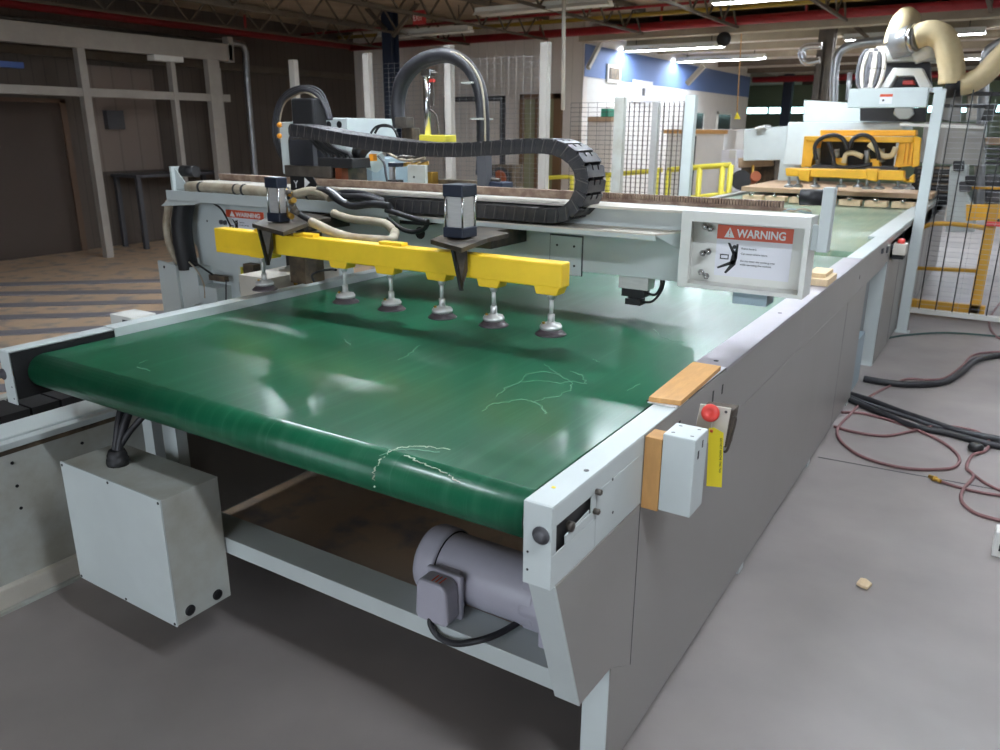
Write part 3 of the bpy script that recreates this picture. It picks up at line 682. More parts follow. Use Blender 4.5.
# warning sign
SY = GY+.1095
f = [P(718,224,y=SY), P(793.5,229.5,y=SY), P(789,282,y=SY), P(714,275,y=SY)]
X0s = (f[0].x+f[3].x)/2; X1s = (f[1].x+f[2].x)/2; Z1s = (f[0].z+f[1].z)/2; Z0s = (f[2].z+f[3].z)/2
def warning_sign(X0, X1, Z0, Z1, Y, parent, full=True, name='warning_sign'):
    h = Z1-Z0; w = X1-X0; zr = Z1-h*.275
    sg = MB().box(X0,X1,Y-.001,Y,Z0,Z1).build(name, K['paper'], parent, label='white and orange warning sticker')
    MB().box(X0,X1,Y-.0016,Y-.0011,zr,Z1).build('header_band', K['orange'], sg)
    tx = X0+w*.10; tw = w*.14; tz = zr+h*.035; th = h*.2
    MB().prism([(tx,Y-.0018,tz),(tx+tw,Y-.0018,tz),(tx+tw/2,Y-.0018,tz+th)],(0,-.0003,0)).build('hazard_triangle', K['whiteink'], sg)
    MB().box(tx+tw*.46,tx+tw*.54,Y-.0026,Y-.0022,tz+th*.32,tz+th*.72).box(tx+tw*.46,tx+tw*.54,Y-.0026,Y-.0022,tz+th*.12,tz+th*.22).build('exclamation_mark', K['orange'], sg)
    text('lettering', 'WARNING', (X0+w*.27, Y-.002, zr+h*.055), h*.215, K['whiteink'], sg, sx=w*.66/(h*.215*5.0), bold=.0010)
    def q(u, v): return (X0+w*u, Y-.002, Z0+h*v)
    b = MB()
    for poly in ([(.155,.655),(.187,.66),(.262,.50),(.235,.43)], [(.277,.645),(.305,.645),(.302,.36),(.252,.36)], [(.235,.50),(.30,.50),(.296,.33),(.25,.22),(.205,.27)],
                 [(.295,.37),(.287,.24),(.168,.05),(.14,.07),(.215,.24),(.21,.30)], [(.225,.31),(.228,.235),(.05,.135),(.033,.165)]):
        b.prism([q(u,v) for u, v in poly],(0,-.0003,0))
    b.cyl(V(*q(.252,.585)),V(*q(.252,.585))+V(0,-.0003,0),h*.04,n=16)
    b.build('falling_figure', K['ink'], sg)
    b = MB(); x0_,z0_ = q(.065,.33)[0],q(.065,.33)[2]; x1_,z1_ = q(.185,.43)[0],q(.185,.43)[2]; t_ = w*.014
    b.box(x0_,x1_,Y-.0024,Y-.002,z0_,z0_+t_).box(x0_,x1_,Y-.0024,Y-.002,z1_-t_,z1_).box(x0_,x0_+t_,Y-.0024,Y-.002,z0_+t_,z1_-t_).box(x1_-t_,x1_,Y-.0024,Y-.002,z0_+t_,z1_-t_)
    b.build('arm_symbol', K['ink'], sg)
    if full:
        for tx_, v in (('Robot hazard.',.55),('Can cause severe injury.',.45),('Do not enter the working area',.31),('while operating the machine.',.24)):
            text('small_lettering', tx_, q(.345,v), h*.05, K['ink'], sg, sx=1.05)
    return sg
warning_sign(X0s, X1s, Z0s, Z1s, SY, gt)
WL = P(229,209,y=GY+.12), P(267,214,y=GY+.12)
warning_sign(WL[0].x, WL[1].x, WL[1].z-.135, WL[0].z, GY+.098, gt, full=True)
# roller and bracket on the right end
rb = MB().box(.128,.163,GY,GY+.05,1.256,1.463).box(XR,.13,GY+.03,GY+.05,1.256,1.34).build('roller_bracket', K['enamel'], gt, bevel=.0015)
MB().cyl((.055,GY+.03,1.428),(.128,GY+.03,1.430), .026, n=28).build('bumper_roller', K['black'], gt)
# left roller and bracket
a_ = P(177,176,y=GY+.05)
MB().box(-3.21,-3.195,GY-.02,GY+.05,1.262,1.44).prism([(-3.2,GY+.0,1.32),(-3.08,GY,1.32),(-3.2,GY,1.44)],(0,.006,0)).build('roller_bracket', K['enamel'], gt)
MB().cyl((-3.19,GY+.05,1.415),(-3.08,GY+.05,1.415),.03,n=24).build('bumper_roller', K['black'], gt)
# beige hose in the front tray
MB().tube([V(-3.12,GY+.02,1.335),V(-2.8,GY+.01,1.34),V(-2.45,GY+.02,1.335),V(-2.1,GY+.01,1.335),V(-1.95,GY-.02,1.33)],.026,n=12,rib=.04).build('vacuum_hose', K['hosebeige'], gt)
for xx in (-3.0,-2.72,-2.66,-2.42,-2.2): MB().lathe((xx,GY+.01,1.338),(1,.0,0),[(.0275,0),(.030,0),(.030,.008),(.0275,.008)],n=14).build('cable_tie', K['black'], gt)
# access plate, sensors under girder
a_, b_ = P(551,235,y=GY+.118), P(581,276,y=GY+.118)
MB().box(a_.x-.004,b_.x+.005,GY+.1175,GY+.1195,b_.z-.002,a_.z+.006).build('plate_gap', K['darkgrey'], gt)
ap = MB().box(a_.x,b_.x,GY+.113,GY+.119,b_.z,a_.z).build('access_plate', K['enamel'], gt, bevel=.001)
for q in ((557,245),(574,246.5),(574,266)):
    c_ = P(*q, y=GY+.112); MB().cyl(c_, c_+V(0,.001,0), .005, n=10).build('screw_hole', K['ink'], ap)
s0 = P(620,287,y=GY+.15)
sn = MB().box(-.625,-.50,GY+.13,GY+.2,1.035,1.085).build('sensor_plate', K['alu'], gt)
MB().box(-.61,-.515,GY+.13,GY+.19,1.004,1.035).box(-.595,-.53,GY+.135,GY+.185,.970,.994).box(-.585,-.54,GY+.14,GY+.18,.994,1.004).build('sensor', K['black'], sn)
MB().tube([V(-.515,GY+.16,1.02),V(-.475,GY+.15,1.02),V(-.455,GY+.15,1.055),V(-.46,GY+.16,1.09)],.005,n=8).tube([V(-.53,GY+.16,.982),V(-.485,GY+.15,.992),V(-.45,GY+.15,1.04),V(-.445,GY+.16,1.09)],.005,n=8).build('cable', K['black'], sn)
a_, b_ = P(732,303,y=GY+.02), P(767,297,y=GY+.02); MB().box(a_.x,b_.x,GY+.02,GY+.12,a_.z,ZB2).build('stop_foot', K['bluegrey'], gt)
# dark round hole and black arm on girder
c_ = P(420,233,y=GY+.118); MB().cyl(c_, c_+V(0,.002,0), .028, n=24).build('cable_hole', K['ink'], gt)
MB().box(c_.x-.02,c_.x+.12,GY+.0,GY+.11,1.235,1.255).build('hose_bracket', K['black'], gt)

# left column: C-shaped plate, foot box
pts = [(200,205),(190,211),(186,221),(186,232),(192,240),(197,247),(199,256),(198,300),(198,420),(262,420),(262,205)]
pv = [P(x, y, y=GY+.10) if False else None for x, y in pts]
def PP(x, y, Y): return P(x, y, **{'y': Y})
pv = [PP(x, y, GY+.10) for x, y in pts[:7]]
pv += [V(pv[-1].x, GY+.10, .02), V(-2.30, GY+.10, .02), V(-2.30, GY+.10, 1.262), ]
pv[0] = V(pv[0].x, GY+.10, 1.262)
MB().prism(pv, (0,.30,0)).build('side_column', K['enamel'], gt, bevel=.002, label='curved pale grey column plate at the left')
c_ = PP(207,221,GY+.099); MB().cyl(c_,c_+V(0,.002,0),.006,n=10).build('bolt_hole', K['ink'], gt)
for q in ((222,222),(226,222.5)):
    c_ = PP(*q,GY+.099); MB().cyl(c_,c_+V(0,-.012,0),.012,n=12).build('knob', K['darkgrey'], gt)
fx = MB().prism([(-3.42,GY-.02,.0),(-3.42,GY-.02,.915),(-3.26,GY-.02,.90),(-3.22,GY-.02,.0)],(0,.02,0))
fx.box(-3.42,-3.1,GY,GY+.3,0,.895).build('foot_box', K['enamel'], gt, bevel=.003, label='pale grey box at the foot of the left column')
for q in ((164,267),(182,266)): 
    c_ = PP(*q,GY-.022); MB().cyl(c_,c_+V(0,.002,0),.008,n=10).build('screw_hole', K['ink'], gt)
MB().box(-3.10,-2.95,GY,GY+.12,.0,.80).box(-3.1,-2.6,GY-.05,GY+.1,0,.70).build('base_block', K['enamel'], gt, bevel=.004)
# vertical black hose into the foot box
MB().tube([V(-3.18,GY+.03,1.25),V(-3.215,GY+.02,1.12),V(-3.215,GY+.02,1.0),V(-3.21,GY+.03,.88)],.055,n=12).build('cable_sleeve', K['black'], gt)
MB().tube([V(-3.27,GY+.0,1.25),V(-3.32,GY,1.12),V(-3.31,GY,1.0),V(-3.29,GY+.03,.9)],.022,n=10).build('hose', K['hosebeige'], gt)
MB().tube([PP(213,203,GY),PP(222,210,GY+.05),PP(230,225,GY+.08),PP(230,226,GY+.08)],.005,n=6).build('wire', K['black'], gt)
MB().tube([PP(190,259,GY),PP(203,268,GY-.02),PP(215,276,GY+.05),PP(222,278,GY+.05)],.006,n=6).build('wire', K['black'], gt)
MB().tube([PP(189,262,GY),PP(198,272,GY-.02),PP(204,285,GY),PP(205,298,GY)],.005,n=6).build('wire', K['hosebeige'], gt)
a_ = PP(220,277,GY+.05); MB().box(a_.x-.07,a_.x+.06,GY+.03,GY+.06,a_.z-.02,a_.z+.01).build('sensor_head', K['dirty'], gt)
MB().tube([PP(226,280,GY+.04),PP(226,300,GY+.04)],.004,n=6,sub=1).build('wire', K['darkgrey'], gt)
a_ = PP(247,268,GY); b_ = PP(252,300,GY); MB().box(a_.x-.03,b_.x+.03,GY,GY+.05,b_.z,a_.z+.02).build('guide_bracket', K['dirty'], gt)
MB().box(a_.x-.055,a_.x-.04,GY,GY+.03,a_.z-.08,a_.z-.0).build('yellow_plug', K['railyel'], gt)
MB().tube([PP(240,282,GY),PP(241,292,GY),PP(243,299,GY)],.005,n=6).build('wire', K['black'], gt)
# clutter of clamps behind the suction bar
for q0, q1, r_ in (((262,300),(262,258),.05),):
    MB().box(-2.32,-2.12,GY-.35,GY+.1,.0,.99).build('guide_post', K['cream'], gt)
    MB().box(-2.12,-2.02,GY-.22,GY-.1,.955,1.18).build('clamp_arm', K['dirty'], gt)
a_ = PP(285,258,GY); b_ = PP(303,276,GY)
MB().box(a_.x,b_.x+.04,GY,GY+.1,b_.z,a_.z+.02).build('guard_plate', K['black'], gt, bevel=.01)
for k in range(5): 
    c_ = PP(286+k*4,283+random.uniform(-2,2),GY-.2); MB().cyl(c_,c_+V(.04,.03,.0),.014,n=8).build('fitting', K['steel' if k%2 else 'brass'], gt)
MB().tube([PP(314,282,GY-.2),PP(312,275,GY-.2),PP(320,271,GY-.2),PP(331,269.5,GY-.3),PP(336,270,1.1)],.005,n=8).build('air_hose', K['black'], gt)

# suction bar ---------------------------------------------------------
BY = 1.03
sb_ = MB()
outline = []
zl_, zr_ = 1.235, 1.228; bl, br = 1.128, 1.150
sb_.box(-2.245,-.540,BY,BY+.062,1.143,1.226)
bar_o = sb_.build('suction_bar', K['yellow'], gt, bevel=.006, label='yellow square beam carrying the suction cups')
CX = [-1.985,-1.519,-1.283,-1.043,-.819,-.590]
for cx in CX[0:]:
    MB().prism([(cx-.055,BY+.001,1.150),(cx-.045,BY+.001,1.118),(cx+.032,BY+.001,1.118),(cx+.045,BY+.001,1.150)],(0,.060,0)).build('socket_block', K['yellow'], bar_o, bevel=.004)
MB().box(-2.244,-1.90,BY+.0015,BY+.060,1.122,1.150).build('end_block', K['yellow'], bar_o, bevel=.003)
for cx in (-1.95,-1.72,-1.27): MB().box(cx-.05,cx+.06,BY+.012,BY+.05,1.226,1.238).build('top_block', K['yellow'], bar_o, bevel=.002)
cups = []
def cup(cx, cy, zb, par, name='suction_cup'):
    o = MB().lathe((cx,cy,zb),(0,0,1),[(0,.006),(.030,.002),(.048,0),(.049,.002),(.036,.018),(.030,.020),(0,.020)],n=32).build(name, K['black'], par)
    return o
for k, cx in enumerate(CX):
    cy = BY+.03; z = .985
    MB().cyl((cx,cy,1.045),(cx,cy,1.12),.0075,n=14).lathe((cx,cy,1.100),(0,0,1),[(0,0),(.010,0),(.015,.012),(.015,.02),(0,.02)]).cyl((cx,cy,1.02),(cx,cy,1.050),.012,n=6).build('cup_stem', K['cupsteel'], bar_o)
    MB().lathe((cx,cy,0.998),(0,0,1),[(0,0),(.036,0),(.036,.003),(.038,.004),(.038,.012),(.034,.014),(.034,.018),(.014,.019),(.014,.026),(0,.026)],n=32).build('cup_plate', K['cupsteel'], bar_o)
    MB().lathe((cx,cy,.980),(0,0,1),[(0,.003),(.044,.001),(.053,0),(.054,.0015),(.046,.009),(.038,.015),(.037,.019),(0,.019)],n=32).build('suction_cup', K['cuprubber'], bar_o)
    MB().lathe((cx-.022,cy-.012,1.016),(0,0,1),[(0,0),(.005,0),(.005,.007),(0,.007)],n=6).build('cup_screw', K['brass'], bar_o)

# lifting cylinders with arms
def lifter(pxl, pyt, pyb, nm, lw=.085, ld=.09, bs=.034):
    a = P(pxl, pyt, y=BY); b = P(pxl, pyb, y=BY); x0, x1, z0, z1 = a.x, a.x+lw, b.z, a.z; y0, y1 = BY, BY+ld
    k = MB().box(x0+.012,x1-.006,y0+.008,y1-.010,z0+.03,z1-.03).build('cylinder_body', K['alu'], gt, bevel=.006, label=nm)
    MB().box(x0,x1,y0,y1,z0,z0+.036).build('end_cap', K['navy'], k, bevel=.004)
    MB().box(x0,x1,y0,y1,z1-.042,z1).build('end_cap', K['navy'], k, bevel=.004)
    for u in (x0+.007,x1-.006):
        for v in (y0+.007,y1-.007): MB().cyl((u,v,z0+.03),(u,v,z1-.03),.004,n=8).build('tie_rod', K['chrome'], k)
    zp = z0-.004
    dx = pxl-441.6; dy = pyb-235
    q = [P(x+dx,y+dy,z=zp) for x, y in ((430,237.5),(461,246),(487,236),(509,231),(484,227),(446,231))]
    MB().prism(q,(0,0,-.016)).build('arm_plate', K['arm'], k, bevel=.001)
    MB().prism([(x0+.020+bs,y0-.052,zp-.016),(x0+.066+bs,y0-.02,zp-.016),(x0+.066+bs,y0-.02,zp-.10),(x0+.062+bs,y0-.045,zp-.165),(x0+.055+bs,y0-.05,zp-.165)],(-.004,.006,0)).build('guide_blade', K['arm'], k)
    MB().prism([(x0+.018+bs,y0-.056,zp-.016),(x0+.030+bs,y0-.056,zp-.016),(x0+.066+bs,y0-.056,zp-.165),(x0+.056+bs,y0-.056,zp-.165)],(0,.012,0)).build('blade_edge', K['black'], k)
    u0 = P(482+dx,250+dy,y=GY).x; u1 = P(512+dx,250+dy,y=GY).x
    MB().box(u0,u1,GY-.16,GY+.115,zp-.085,zp-.017).build('arm_block', K['arm'], k, bevel=.003)
    return k
lifter(442, 184, 237, 'short square pneumatic cylinder with navy caps, centre', bs=.052)
lifter(263.5, 177, 221, 'short square pneumatic cylinder with navy caps, left', lw=.075, ld=.055, bs=-.02)

# cable chain --------------------------------------------------------
def smooth(pts, step):
    "resample a Catmull-Rom curve through pts at equal steps"
    path = []
    for i in range(len(pts)-1):
        p0 = pts[max(i-1,0)]; p1 = pts[i]; p2 = pts[i+1]; p3 = pts[min(i+2,len(pts)-1)]
        for k in range(20):
            t = k/20; path.append(.5*((2*p1)+(p2-p0)*t+(2*p0-5*p1+4*p2-p3)*t*t+(3*p1-p0-3*p2+p3)*t**3))
    path.append(pts[-1]); out = [path[0]]; acc = 0
    for a, b in zip(path, path[1:]):
        l = (b-a).length
        while acc+l >= step:
            t = (step-acc)/l; a = a.lerp(b, t); out.append(a.copy()); l = (b-a).length; acc = 0
        acc += l
    return out
CY = GY-.03
cpx = [(290,130),(310,133),(340,139),(380,145),(420,149.5),(460,150),(500,147.5),(535,146),(556,148),(569,155),(577,163),(581.5,174),(582,186),(579,197),(573,207),(564,214),(548,216),(520,214),(480,211),(440,208),(400,206),(386,204)]
cpts = [PP(x, y, CY) for x, y in cpx]
mid = [p_+V(0,.075,0) for p_ in cpts]
cc = MB().tube(mid, .012, n=8, sub=6).build('cable_chain', K['black'], gt, label='black plastic cable chain folded in a loop')
nodes = smooth(cpts, .047)
LH, LW = .056, .15
def link_mesh():
    b = MB(); h = LH/2
    prof = [(-.026,-h),(-.030,-h*.4),(-.030,h*.4),(-.022,h),(.018,h),(.024,h*.6),(.027,0),(.024,-h*.6),(.018,-h)]
    b.prism([(x,0,z) for x, z in prof],(0,.010,0))
    b.prism([(x,LW-.010,z) for x, z in prof],(0,.010,0))
    b.prism([(x-.002,-.003,z*.86) for x, z in prof[:4]]+[(-.004,-.003,h*.86),(-.010,-.003,0),(-.004,-.003,-h*.86)],(0,.004,0))
    b.bar((-.0245,-.0035,-h*.8),(-.0165,-.0035,h*.96),.003,.002,mi=1)  # paler strip along one slanted edge of each link
    for z in (h-.004, -h):
        b.box(-.026,.012,.008,LW*.30,z,z+.004).box(-.026,.012,LW*.38,LW*.62,z,z+.004).box(-.026,.012,LW*.70,LW-.008,z,z+.004).box(-.008,.018,.008,LW-.008,z,z+.0046)
    return b
first = None
for a, b_ in zip(nodes, nodes[1:]):
    c_ = (a+b_)/2; ang = math.atan2(b_.z-a.z, b_.x-a.x)
    if first is None:
        first = link_mesh().build('chain_link', K['chainp'], cc, more=(mat('pale link edge', (98,95,92), .7),)); o = first
    else:
        o = first.copy(); col.objects.link(o); o.parent = cc
    o.matrix_parent_inverse = Matrix.Identity(4)
    o.location = c_; o.rotation_euler = (0, -ang, 0)

# hoses round the arm
def tube(name, px, Y, r, m, par, n=12, rib=0, **k):
    pts = [PP(q[0], q[1], q[2] if len(q) > 2 else Y) for q in px]
    return MB().tube(pts, r, n=n, rib=rib).build(name, m, par, **k)
hoses = [('vacuum_hose', [(395,232,1.35),(391,240,1.2),(375,240),(352,238),(332,232),(318,225),(311,222)], 1.12, .019, 'hosebeige', .05),
 ('vacuum_hose', [(333,213),(350,219),(370,221),(386,224),(394,232)], 1.42, .018, 'hosebeige', .05),
 ('vacuum_hose', [(296,194),(310,191),(322,193),(330,198)], 1.45, .019, 'hosebeige', .05),
 ('air_hose', [(283,205),(284,217),(291,225),(300,230),(306,229)], 1.10, .014, 'black', 0),
 ('air_hose', [(286,188),(291,200),(298,213),(312,221)], 1.15, .012, 'black', 0),
 ('air_hose', [(318,190),(330,193),(338,200),(352,206),(372,204),(390,206)], 1.45, .016, 'black', 0),
 ('air_hose', [(312,190),(328,190),(342,196),(365,197),(385,203)], 1.48, .014, 'black', 0),
 ('air_hose', [(330,196),(345,192),(365,194),(384,201)], 1.50, .012, 'cableblk', 0),
 ('air_hose', [(386,210),(400,214),(415,219),(428,222)], 1.48, .012, 'black', 0),
 ('air_hose', [(388,218),(400,228),(412,232),(424,229),(428,222)], 1.5, .010, 'black', 0)]
for nm, px, Y, r, m, rb_ in hoses: tube(nm, px, Y, r, K[m], gt, rib=rb_)
tube('air_hose', [(327,188),(334,192),(342,199),(346,201)], 1.35, .006, K['paper'], gt, n=8, label='white air hose')
for k in range(9):
    c_ = PP(278+random.uniform(0,14), 190+k*4, 1.08); MB().cyl(c_, c_+V(.03,random.uniform(-.02,.02),random.uniform(-.02,.02)), .012, n=8).build('fitting', K['steel'] if k%3 else K['brass'], gt)

# carriage head at left on top of the girder
HY = 1.82
def pbox(name, x0, y0, x1, y1, Y, dep, m, par, bevel=.004, **k):
    a, b = PP(x0, y1, Y), PP(x1, y0, Y); z0 = (PP((x0+x1)/2, y1, Y)).z; z1 = PP((x0+x1)/2, y0, Y).z
    return MB().box(a.x, b.x, Y, Y+dep, z0, z1).build(name, m, par, bevel=bevel, **k)
hd = pbox('drill_head', 293,98,313,136, HY, .09, K['black'], gt, .01)
pbox('head_cover', 288,134,316,172, HY-.03, .14, K['plastic'], gt, .03)
pbox('head_plate', 283,122,294,174, HY+.02, .03, K['enamel'], gt)
pbox('head_bracket', 292,138,310,139.5, HY-.1, .1, K['steel'], gt, 0)
pbox('head_base', 285,166,330,177, HY-.06, .2, K['steel'], gt, .003)
pbox('dark_block', 318,158,352,168, HY-.05, .15, K['black'], gt, .004)
pbox('carriage_block', 300,165,340,190, HY, .2, K['dirty'], gt, .004)
pbox('carriage_leg', 336,166,341,190, HY-.04, .05, K['copper'], gt, .002)
for yy in (125,136):
    c_ = PP(281,yy,HY); MB().lathe(c_,(-.3,-1,0),[(0,0),(.012,0),(.014,.01),(.008,.02),(0,.02)],n=14).build('sensor_cap', mat('amber cap', (230,150,40), .4) if yy==125 else D.materials['amber cap'], gt)
for k,(dx,r_) in enumerate(((0,.009),(4,.007),(-4,.007),(8,.006))):
    tube('cable', [(290-dx/2,165),(281-dx/2,150),(277-dx/2,128),(281-dx/2,105),(292-dx/3,94-dx/2),(306+dx/4,90-dx/2),(318+dx/2,96-dx/2),(325+dx/2,108),(328+dx/2,120)], HY+.05+.02*k, r_, K['cableblk'] if k != 2 else K['hosebeige'], gt)
for k in range(5): tube('air_hose', [(306+k*4,134),(316+k*5,145+k),(326+k*6,155),(322+k*7,166)], HY-.02, .011, K['black'], gt, n=8)
# lettered plate
YS = 1.5
a_, b_ = PP(291,190,YS), PP(316,177,YS)
lp = MB().prism([(a_.x,YS,a_.z),(b_.x-.02,YS,a_.z),(b_.x,YS,(a_.z+b_.z)/2),(b_.x-.02,YS,b_.z),(a_.x,YS,b_.z)],(0,.004,0)).build('letter_plate', K['ink'], gt)
c_ = PP(294,187.5,YS-.001); text('lettering', 'Y', c_, .048, K['whiteink'], lp)
MB().prism([PP(304.5,188,YS-.001),PP(310,182.5,YS-.001),PP(304.5,177.5,YS-.001)],(0,-.0006,0)).build('arrow_mark', K['whiteink'], lp)
# grey cabinet
CY2 = 2.0
a_, b_ = PP(322,118,CY2), PP(347,118,CY2)
zt, zb_ = a_.z, PP(330,150,CY2).z
r_ = P(396,121,x=b_.x)
cab = MB().box(a_.x,b_.x,CY2,min(r_.y,3.2),zb_,zt).build('drive_cabinet', K['enamel'], gt, bevel=.005)
for q in ((329,124.5),(339.5,124.5)):
    c_ = PP(*q,CY2-.001); MB().cyl(c_,c_+V(0,-.004,0),.017,n=20).build('vent_hole', K['ink'], cab)
for k in range(2): tube('cable', [(371+k*4,133),(376+k*3,127),(385,125+k),(393,128),(398,137)], 1.9, .006, K['black'], gt, n=8)
pbox('motor_housing', 352,158,378,190, 2.1, .35, K['bluegrey'], gt, .006)
pbox('motor_housing', 340,166,372,190, 2.05, .2, K['bluegrey'], gt, .006)
MB().cyl(PP(352,150,1.95),PP(378,163,1.95),.05,n=20).build('suction_mouth', K['enamel'], gt)
MB().cyl(PP(358,150,1.9),PP(366,154,1.9),.045,n=20).build('dark_sleeve', K['black'], gt)
pbox('amber_lamp', 369,154,373,161, 1.9, .03, D.materials['amber cap'], gt, .002)
pbox('bracket', 371,148,380,153, 1.9, .02, K['enamel'], gt, .001)
tube('air_hose', [(378,156),(384,163),(386,175),(388,184)], 1.88, .006, K['darkgrey'], gt, n=8)
MB().cyl(PP(392,162,1.85),PP(393,188,1.85),.016,n=16).build('pneumatic_cylinder', K['alu'], gt)
pbox('cylinder_band', 388,163,397,167, 1.82, .05, K['navy'], gt, .002); pbox('cylinder_band', 388,180,397,187, 1.82, .05, K['black'], gt, .002)
pl_ = pbox('sensor_plate', 408,165,425,190, 1.85, .02, K['enameld'], gt, .002)
for q in ((414,177),(414,186)):
    c_ = PP(*q,1.849); MB().cyl(c_,c_+V(0,-.001,0),.006,n=10).build('screw_hole', K['ink'], pl_)
for k in range(6):
    c_ = PP(398+k*4,158+(k*7)%14,1.9); MB().cyl(c_,c_+V(.05,.02,.01),.010,n=8).build('fitting', K['brass'] if k%2 else K['steel'], gt)
tube('air_hose', [(385,150),(393,156),(403,160),(415,160),(425,158)], 1.9, .007, K['hosebeige'], gt, n=8)
# tall arch of hoses
arch = [(399,128),(397,108),(399,88),(406,73),(418,62),(433,56),(449,55),(462,61),(472,72),(479,87),(482,104),(483,125),(483,150),(482,175)]
MB().tube([PP(x,y,1.95) for x,y in arch], .030, n=14, rib=.04).build('hose_arch', K['cableblk'], gt, label='thick black hose bent into a tall arch')
MB().tube([PP(500-(500-x)*.985 if x>440 else x+3.5, y+3.5 if y<110 else y,1.97) for x,y in arch], .022, n=12).build('hose_arch', K['darkgrey'], gt)
MB().tube([PP(x+(2 if x>440 else -2.5), y-3 if y<100 else y,1.93) for x,y in arch], .005, n=8).build('hose_arch', K['hosebeige'], gt)
for q in ((471,83),(480,119)): 
    c_ = PP(*q,1.94); MB().box(c_.x-.025,c_.x+.03,1.9,2.0,c_.z-.004,c_.z+.004).build('hose_clip', K['enameld'], gt)
pbox('hose_foot', 395,117,406,128, 1.92, .06, K['steel'], gt, .002)
pbox('hose_foot', 402,128,412,140, 1.95, .06, K['dirty'], gt, .002)
MB().cyl(PP(426,72,1.9),PP(428,136,1.9),.016,n=16).build('chrome_rod', K['chrome'], gt)
pbox('rod_head', 421,69,430,76, 1.88, .04, K['chrome'], gt, .002); MB().cyl(PP(430,73,1.9),PP(437,73,1.9),.006,n=8).build('air_nipple', K['steel'], gt)
pbox('rod_guide', 430,78,432.5,106, 1.9, .012, K['steel'], gt, 0); pbox('red_cap', 429,79,433,82, 1.89, .02, K['red'], gt, 0)
tube('air_hose', [(424,109),(432,111),(437,118),(439,134)], 1.9, .005, K['steel'], gt, n=8)
pbox('yellow_block', 419,135,445,142, 1.86, .09, K['railyel'], gt, .003)
MB().bar(PP(484,150,1.9),PP(485,192,1.9),.05,.05).build('hose_stand', K['darkgrey'], gt)
pbox('dark_rail', 425,180,478,190, 1.95, .05, K['dirty'], gt, .002)
pbox('dark_block', 480,182,502,191, 1.9, .1, K['coldark'], gt, .006)
MB().cyl(PP(480,178,1.92),PP(500,180,1.92),.008,n=8).build('tie_bar', K['steel'], gt)
pbox('mount_block', 425,172,432,190, 1.9, .05, K['brass'], gt, .002)

# ------------------------------------------------------------ second conveyor
c2 = thing('belt_conveyor', 'second green belt conveyor further back, beneath the yellow suction frame', 'conveyor', (-1.0, 6.5, 0))
belt_loop(-2.0, -.092, 4.0, 10.2, .925, .07, .006).build('belt', K['green2'], c2)
MB().box(-.004,0,4.88,10.2,.02,.90).box(-.004,0,4.705,10.2,.78,.935).build('side_panel', K['enamel_shade'], c2)
MB().box(-.13,0,4.705,10.2,.935,.953).build('rail_cover', K['enamel'], c2, bevel=.002)
for y_ in (4.88,6.9,9.0): MB().box(-.10,-.006,y_,y_+.1,0,.78).build('leg', K['enamel'], c2)
for y_ in (5.6,6.5,7.6): MB().box(-.0005,.0012,y_,y_+.004,.03,.9).build('panel_seam', K['darkgrey'], c2)
MB().box(-2.1,-2.0,4.2,10.2,.1,.95).build('side_panel', K['enamel_shade'], c2)
q = P(902,244,x=.05)
q = q-V(0,0,.025)
es2 = MB().box(.0,.085,q.y-.05,q.y+.07,q.z-.05,q.z+.03).build('stop_box', K['cream'], c2, bevel=.006)
MB().lathe((.045,q.y-.01,q.z+.03),(0,-.2,1),[(0,0),(.024,0),(.026,.016),(.021,.03),(0,.03)]).build('stop_button', K['red'], es2)
MB().box(.0,.075,q.y-.04,q.y+.07,q.z-.08,q.z-.05).build('box_bracket', K['black'], es2)
for k in range(4):
    q = P(882+k*5,250-k*2,x=.0); MB().box(-.001,.01,q.y-.03,q.y+.02,q.z-.02-.01*(k%2),q.z+.01).build('latch', K['darkgrey'], c2)
# pale wooden pieces across the belt
for k in range(7):
    x0 = -1.75+k*.24
    o = MB().box(x0,x0+.20,7.35,7.5,.93,.985).build('wooden_strip', K['pine'], bevel=.003)
    tag(o, ['pale wooden strip on the far belt below the yellow frame','pale wooden strip in the row across the far belt'][1], 'wooden strip', 'pale strips laid across the far belt')
    tag(MB().lathe((x0+.1,7.33,1.0),(0,0,1),[(0,-.014),(.02,-.014),(.024,0),(.018,.014),(0,.02)],n=12).build('roller_ball', K['chrome']), 'small shiny ball on a wooden strip across the far belt', 'ball', 'shiny balls above the wooden strips')
o = MB().box(-1.95,-.02,8.0,9.6,.98,1.03).build('brown_board', K['boardside'], bevel=.002); tag(o, 'large brown board lying on the far conveyor under the yellow frame', 'board')

# ------------------------------------------------------------ far machine with yellow suction frame
fm = thing('panel_machine', 'large pale grey machine with hood behind the yellow suction frame', 'machine', (-1.0, 9.5, 0))
def ppoly(name, px, Y, dep, m, par, bevel=.01, **k):
    return MB().prism([PP(x,y,Y) for x,y in px],(0,dep,0)).build(name, m, par, bevel=bevel, **k)
ppoly('hood', [(788,122),(903,122),(902,166),(783,165)], 8.9, 1.0, K['enamel'], fm)
ppoly('upper_housing', [(804,100),(852,103),(900,106),(900,122),(803,122)], 9.3, .8, K['enamel'], fm)
ppoly('side_hood', [(744,129),(788,126),(786,160),(743,161)], 9.6, .8, K['enamel'], fm)
ppoly('base', [(780,160),(800,160),(800,195),(775,200)], 9.5, .5, K['enamel'], fm)
ppoly('hood_strip', [(755,127),(765,125),(765,128),(755,129)], 9.5, .3, K['white'], fm, .002)
ppoly('dark_hollow', [(860,106),(925,108),(925,122),(860,121)], 8.8, .1, K['black'], fm, 0)
ppoly('motor_disc', [(895,107),(912,107),(914,114),(908,119),(899,119),(893,114)], 8.7, .08, K['enamel'], fm, .01)
ppoly('right_housing', [(925,122),(984,124),(982,166),(918,163)], 8.6, .8, K['enamel_shade'], fm)
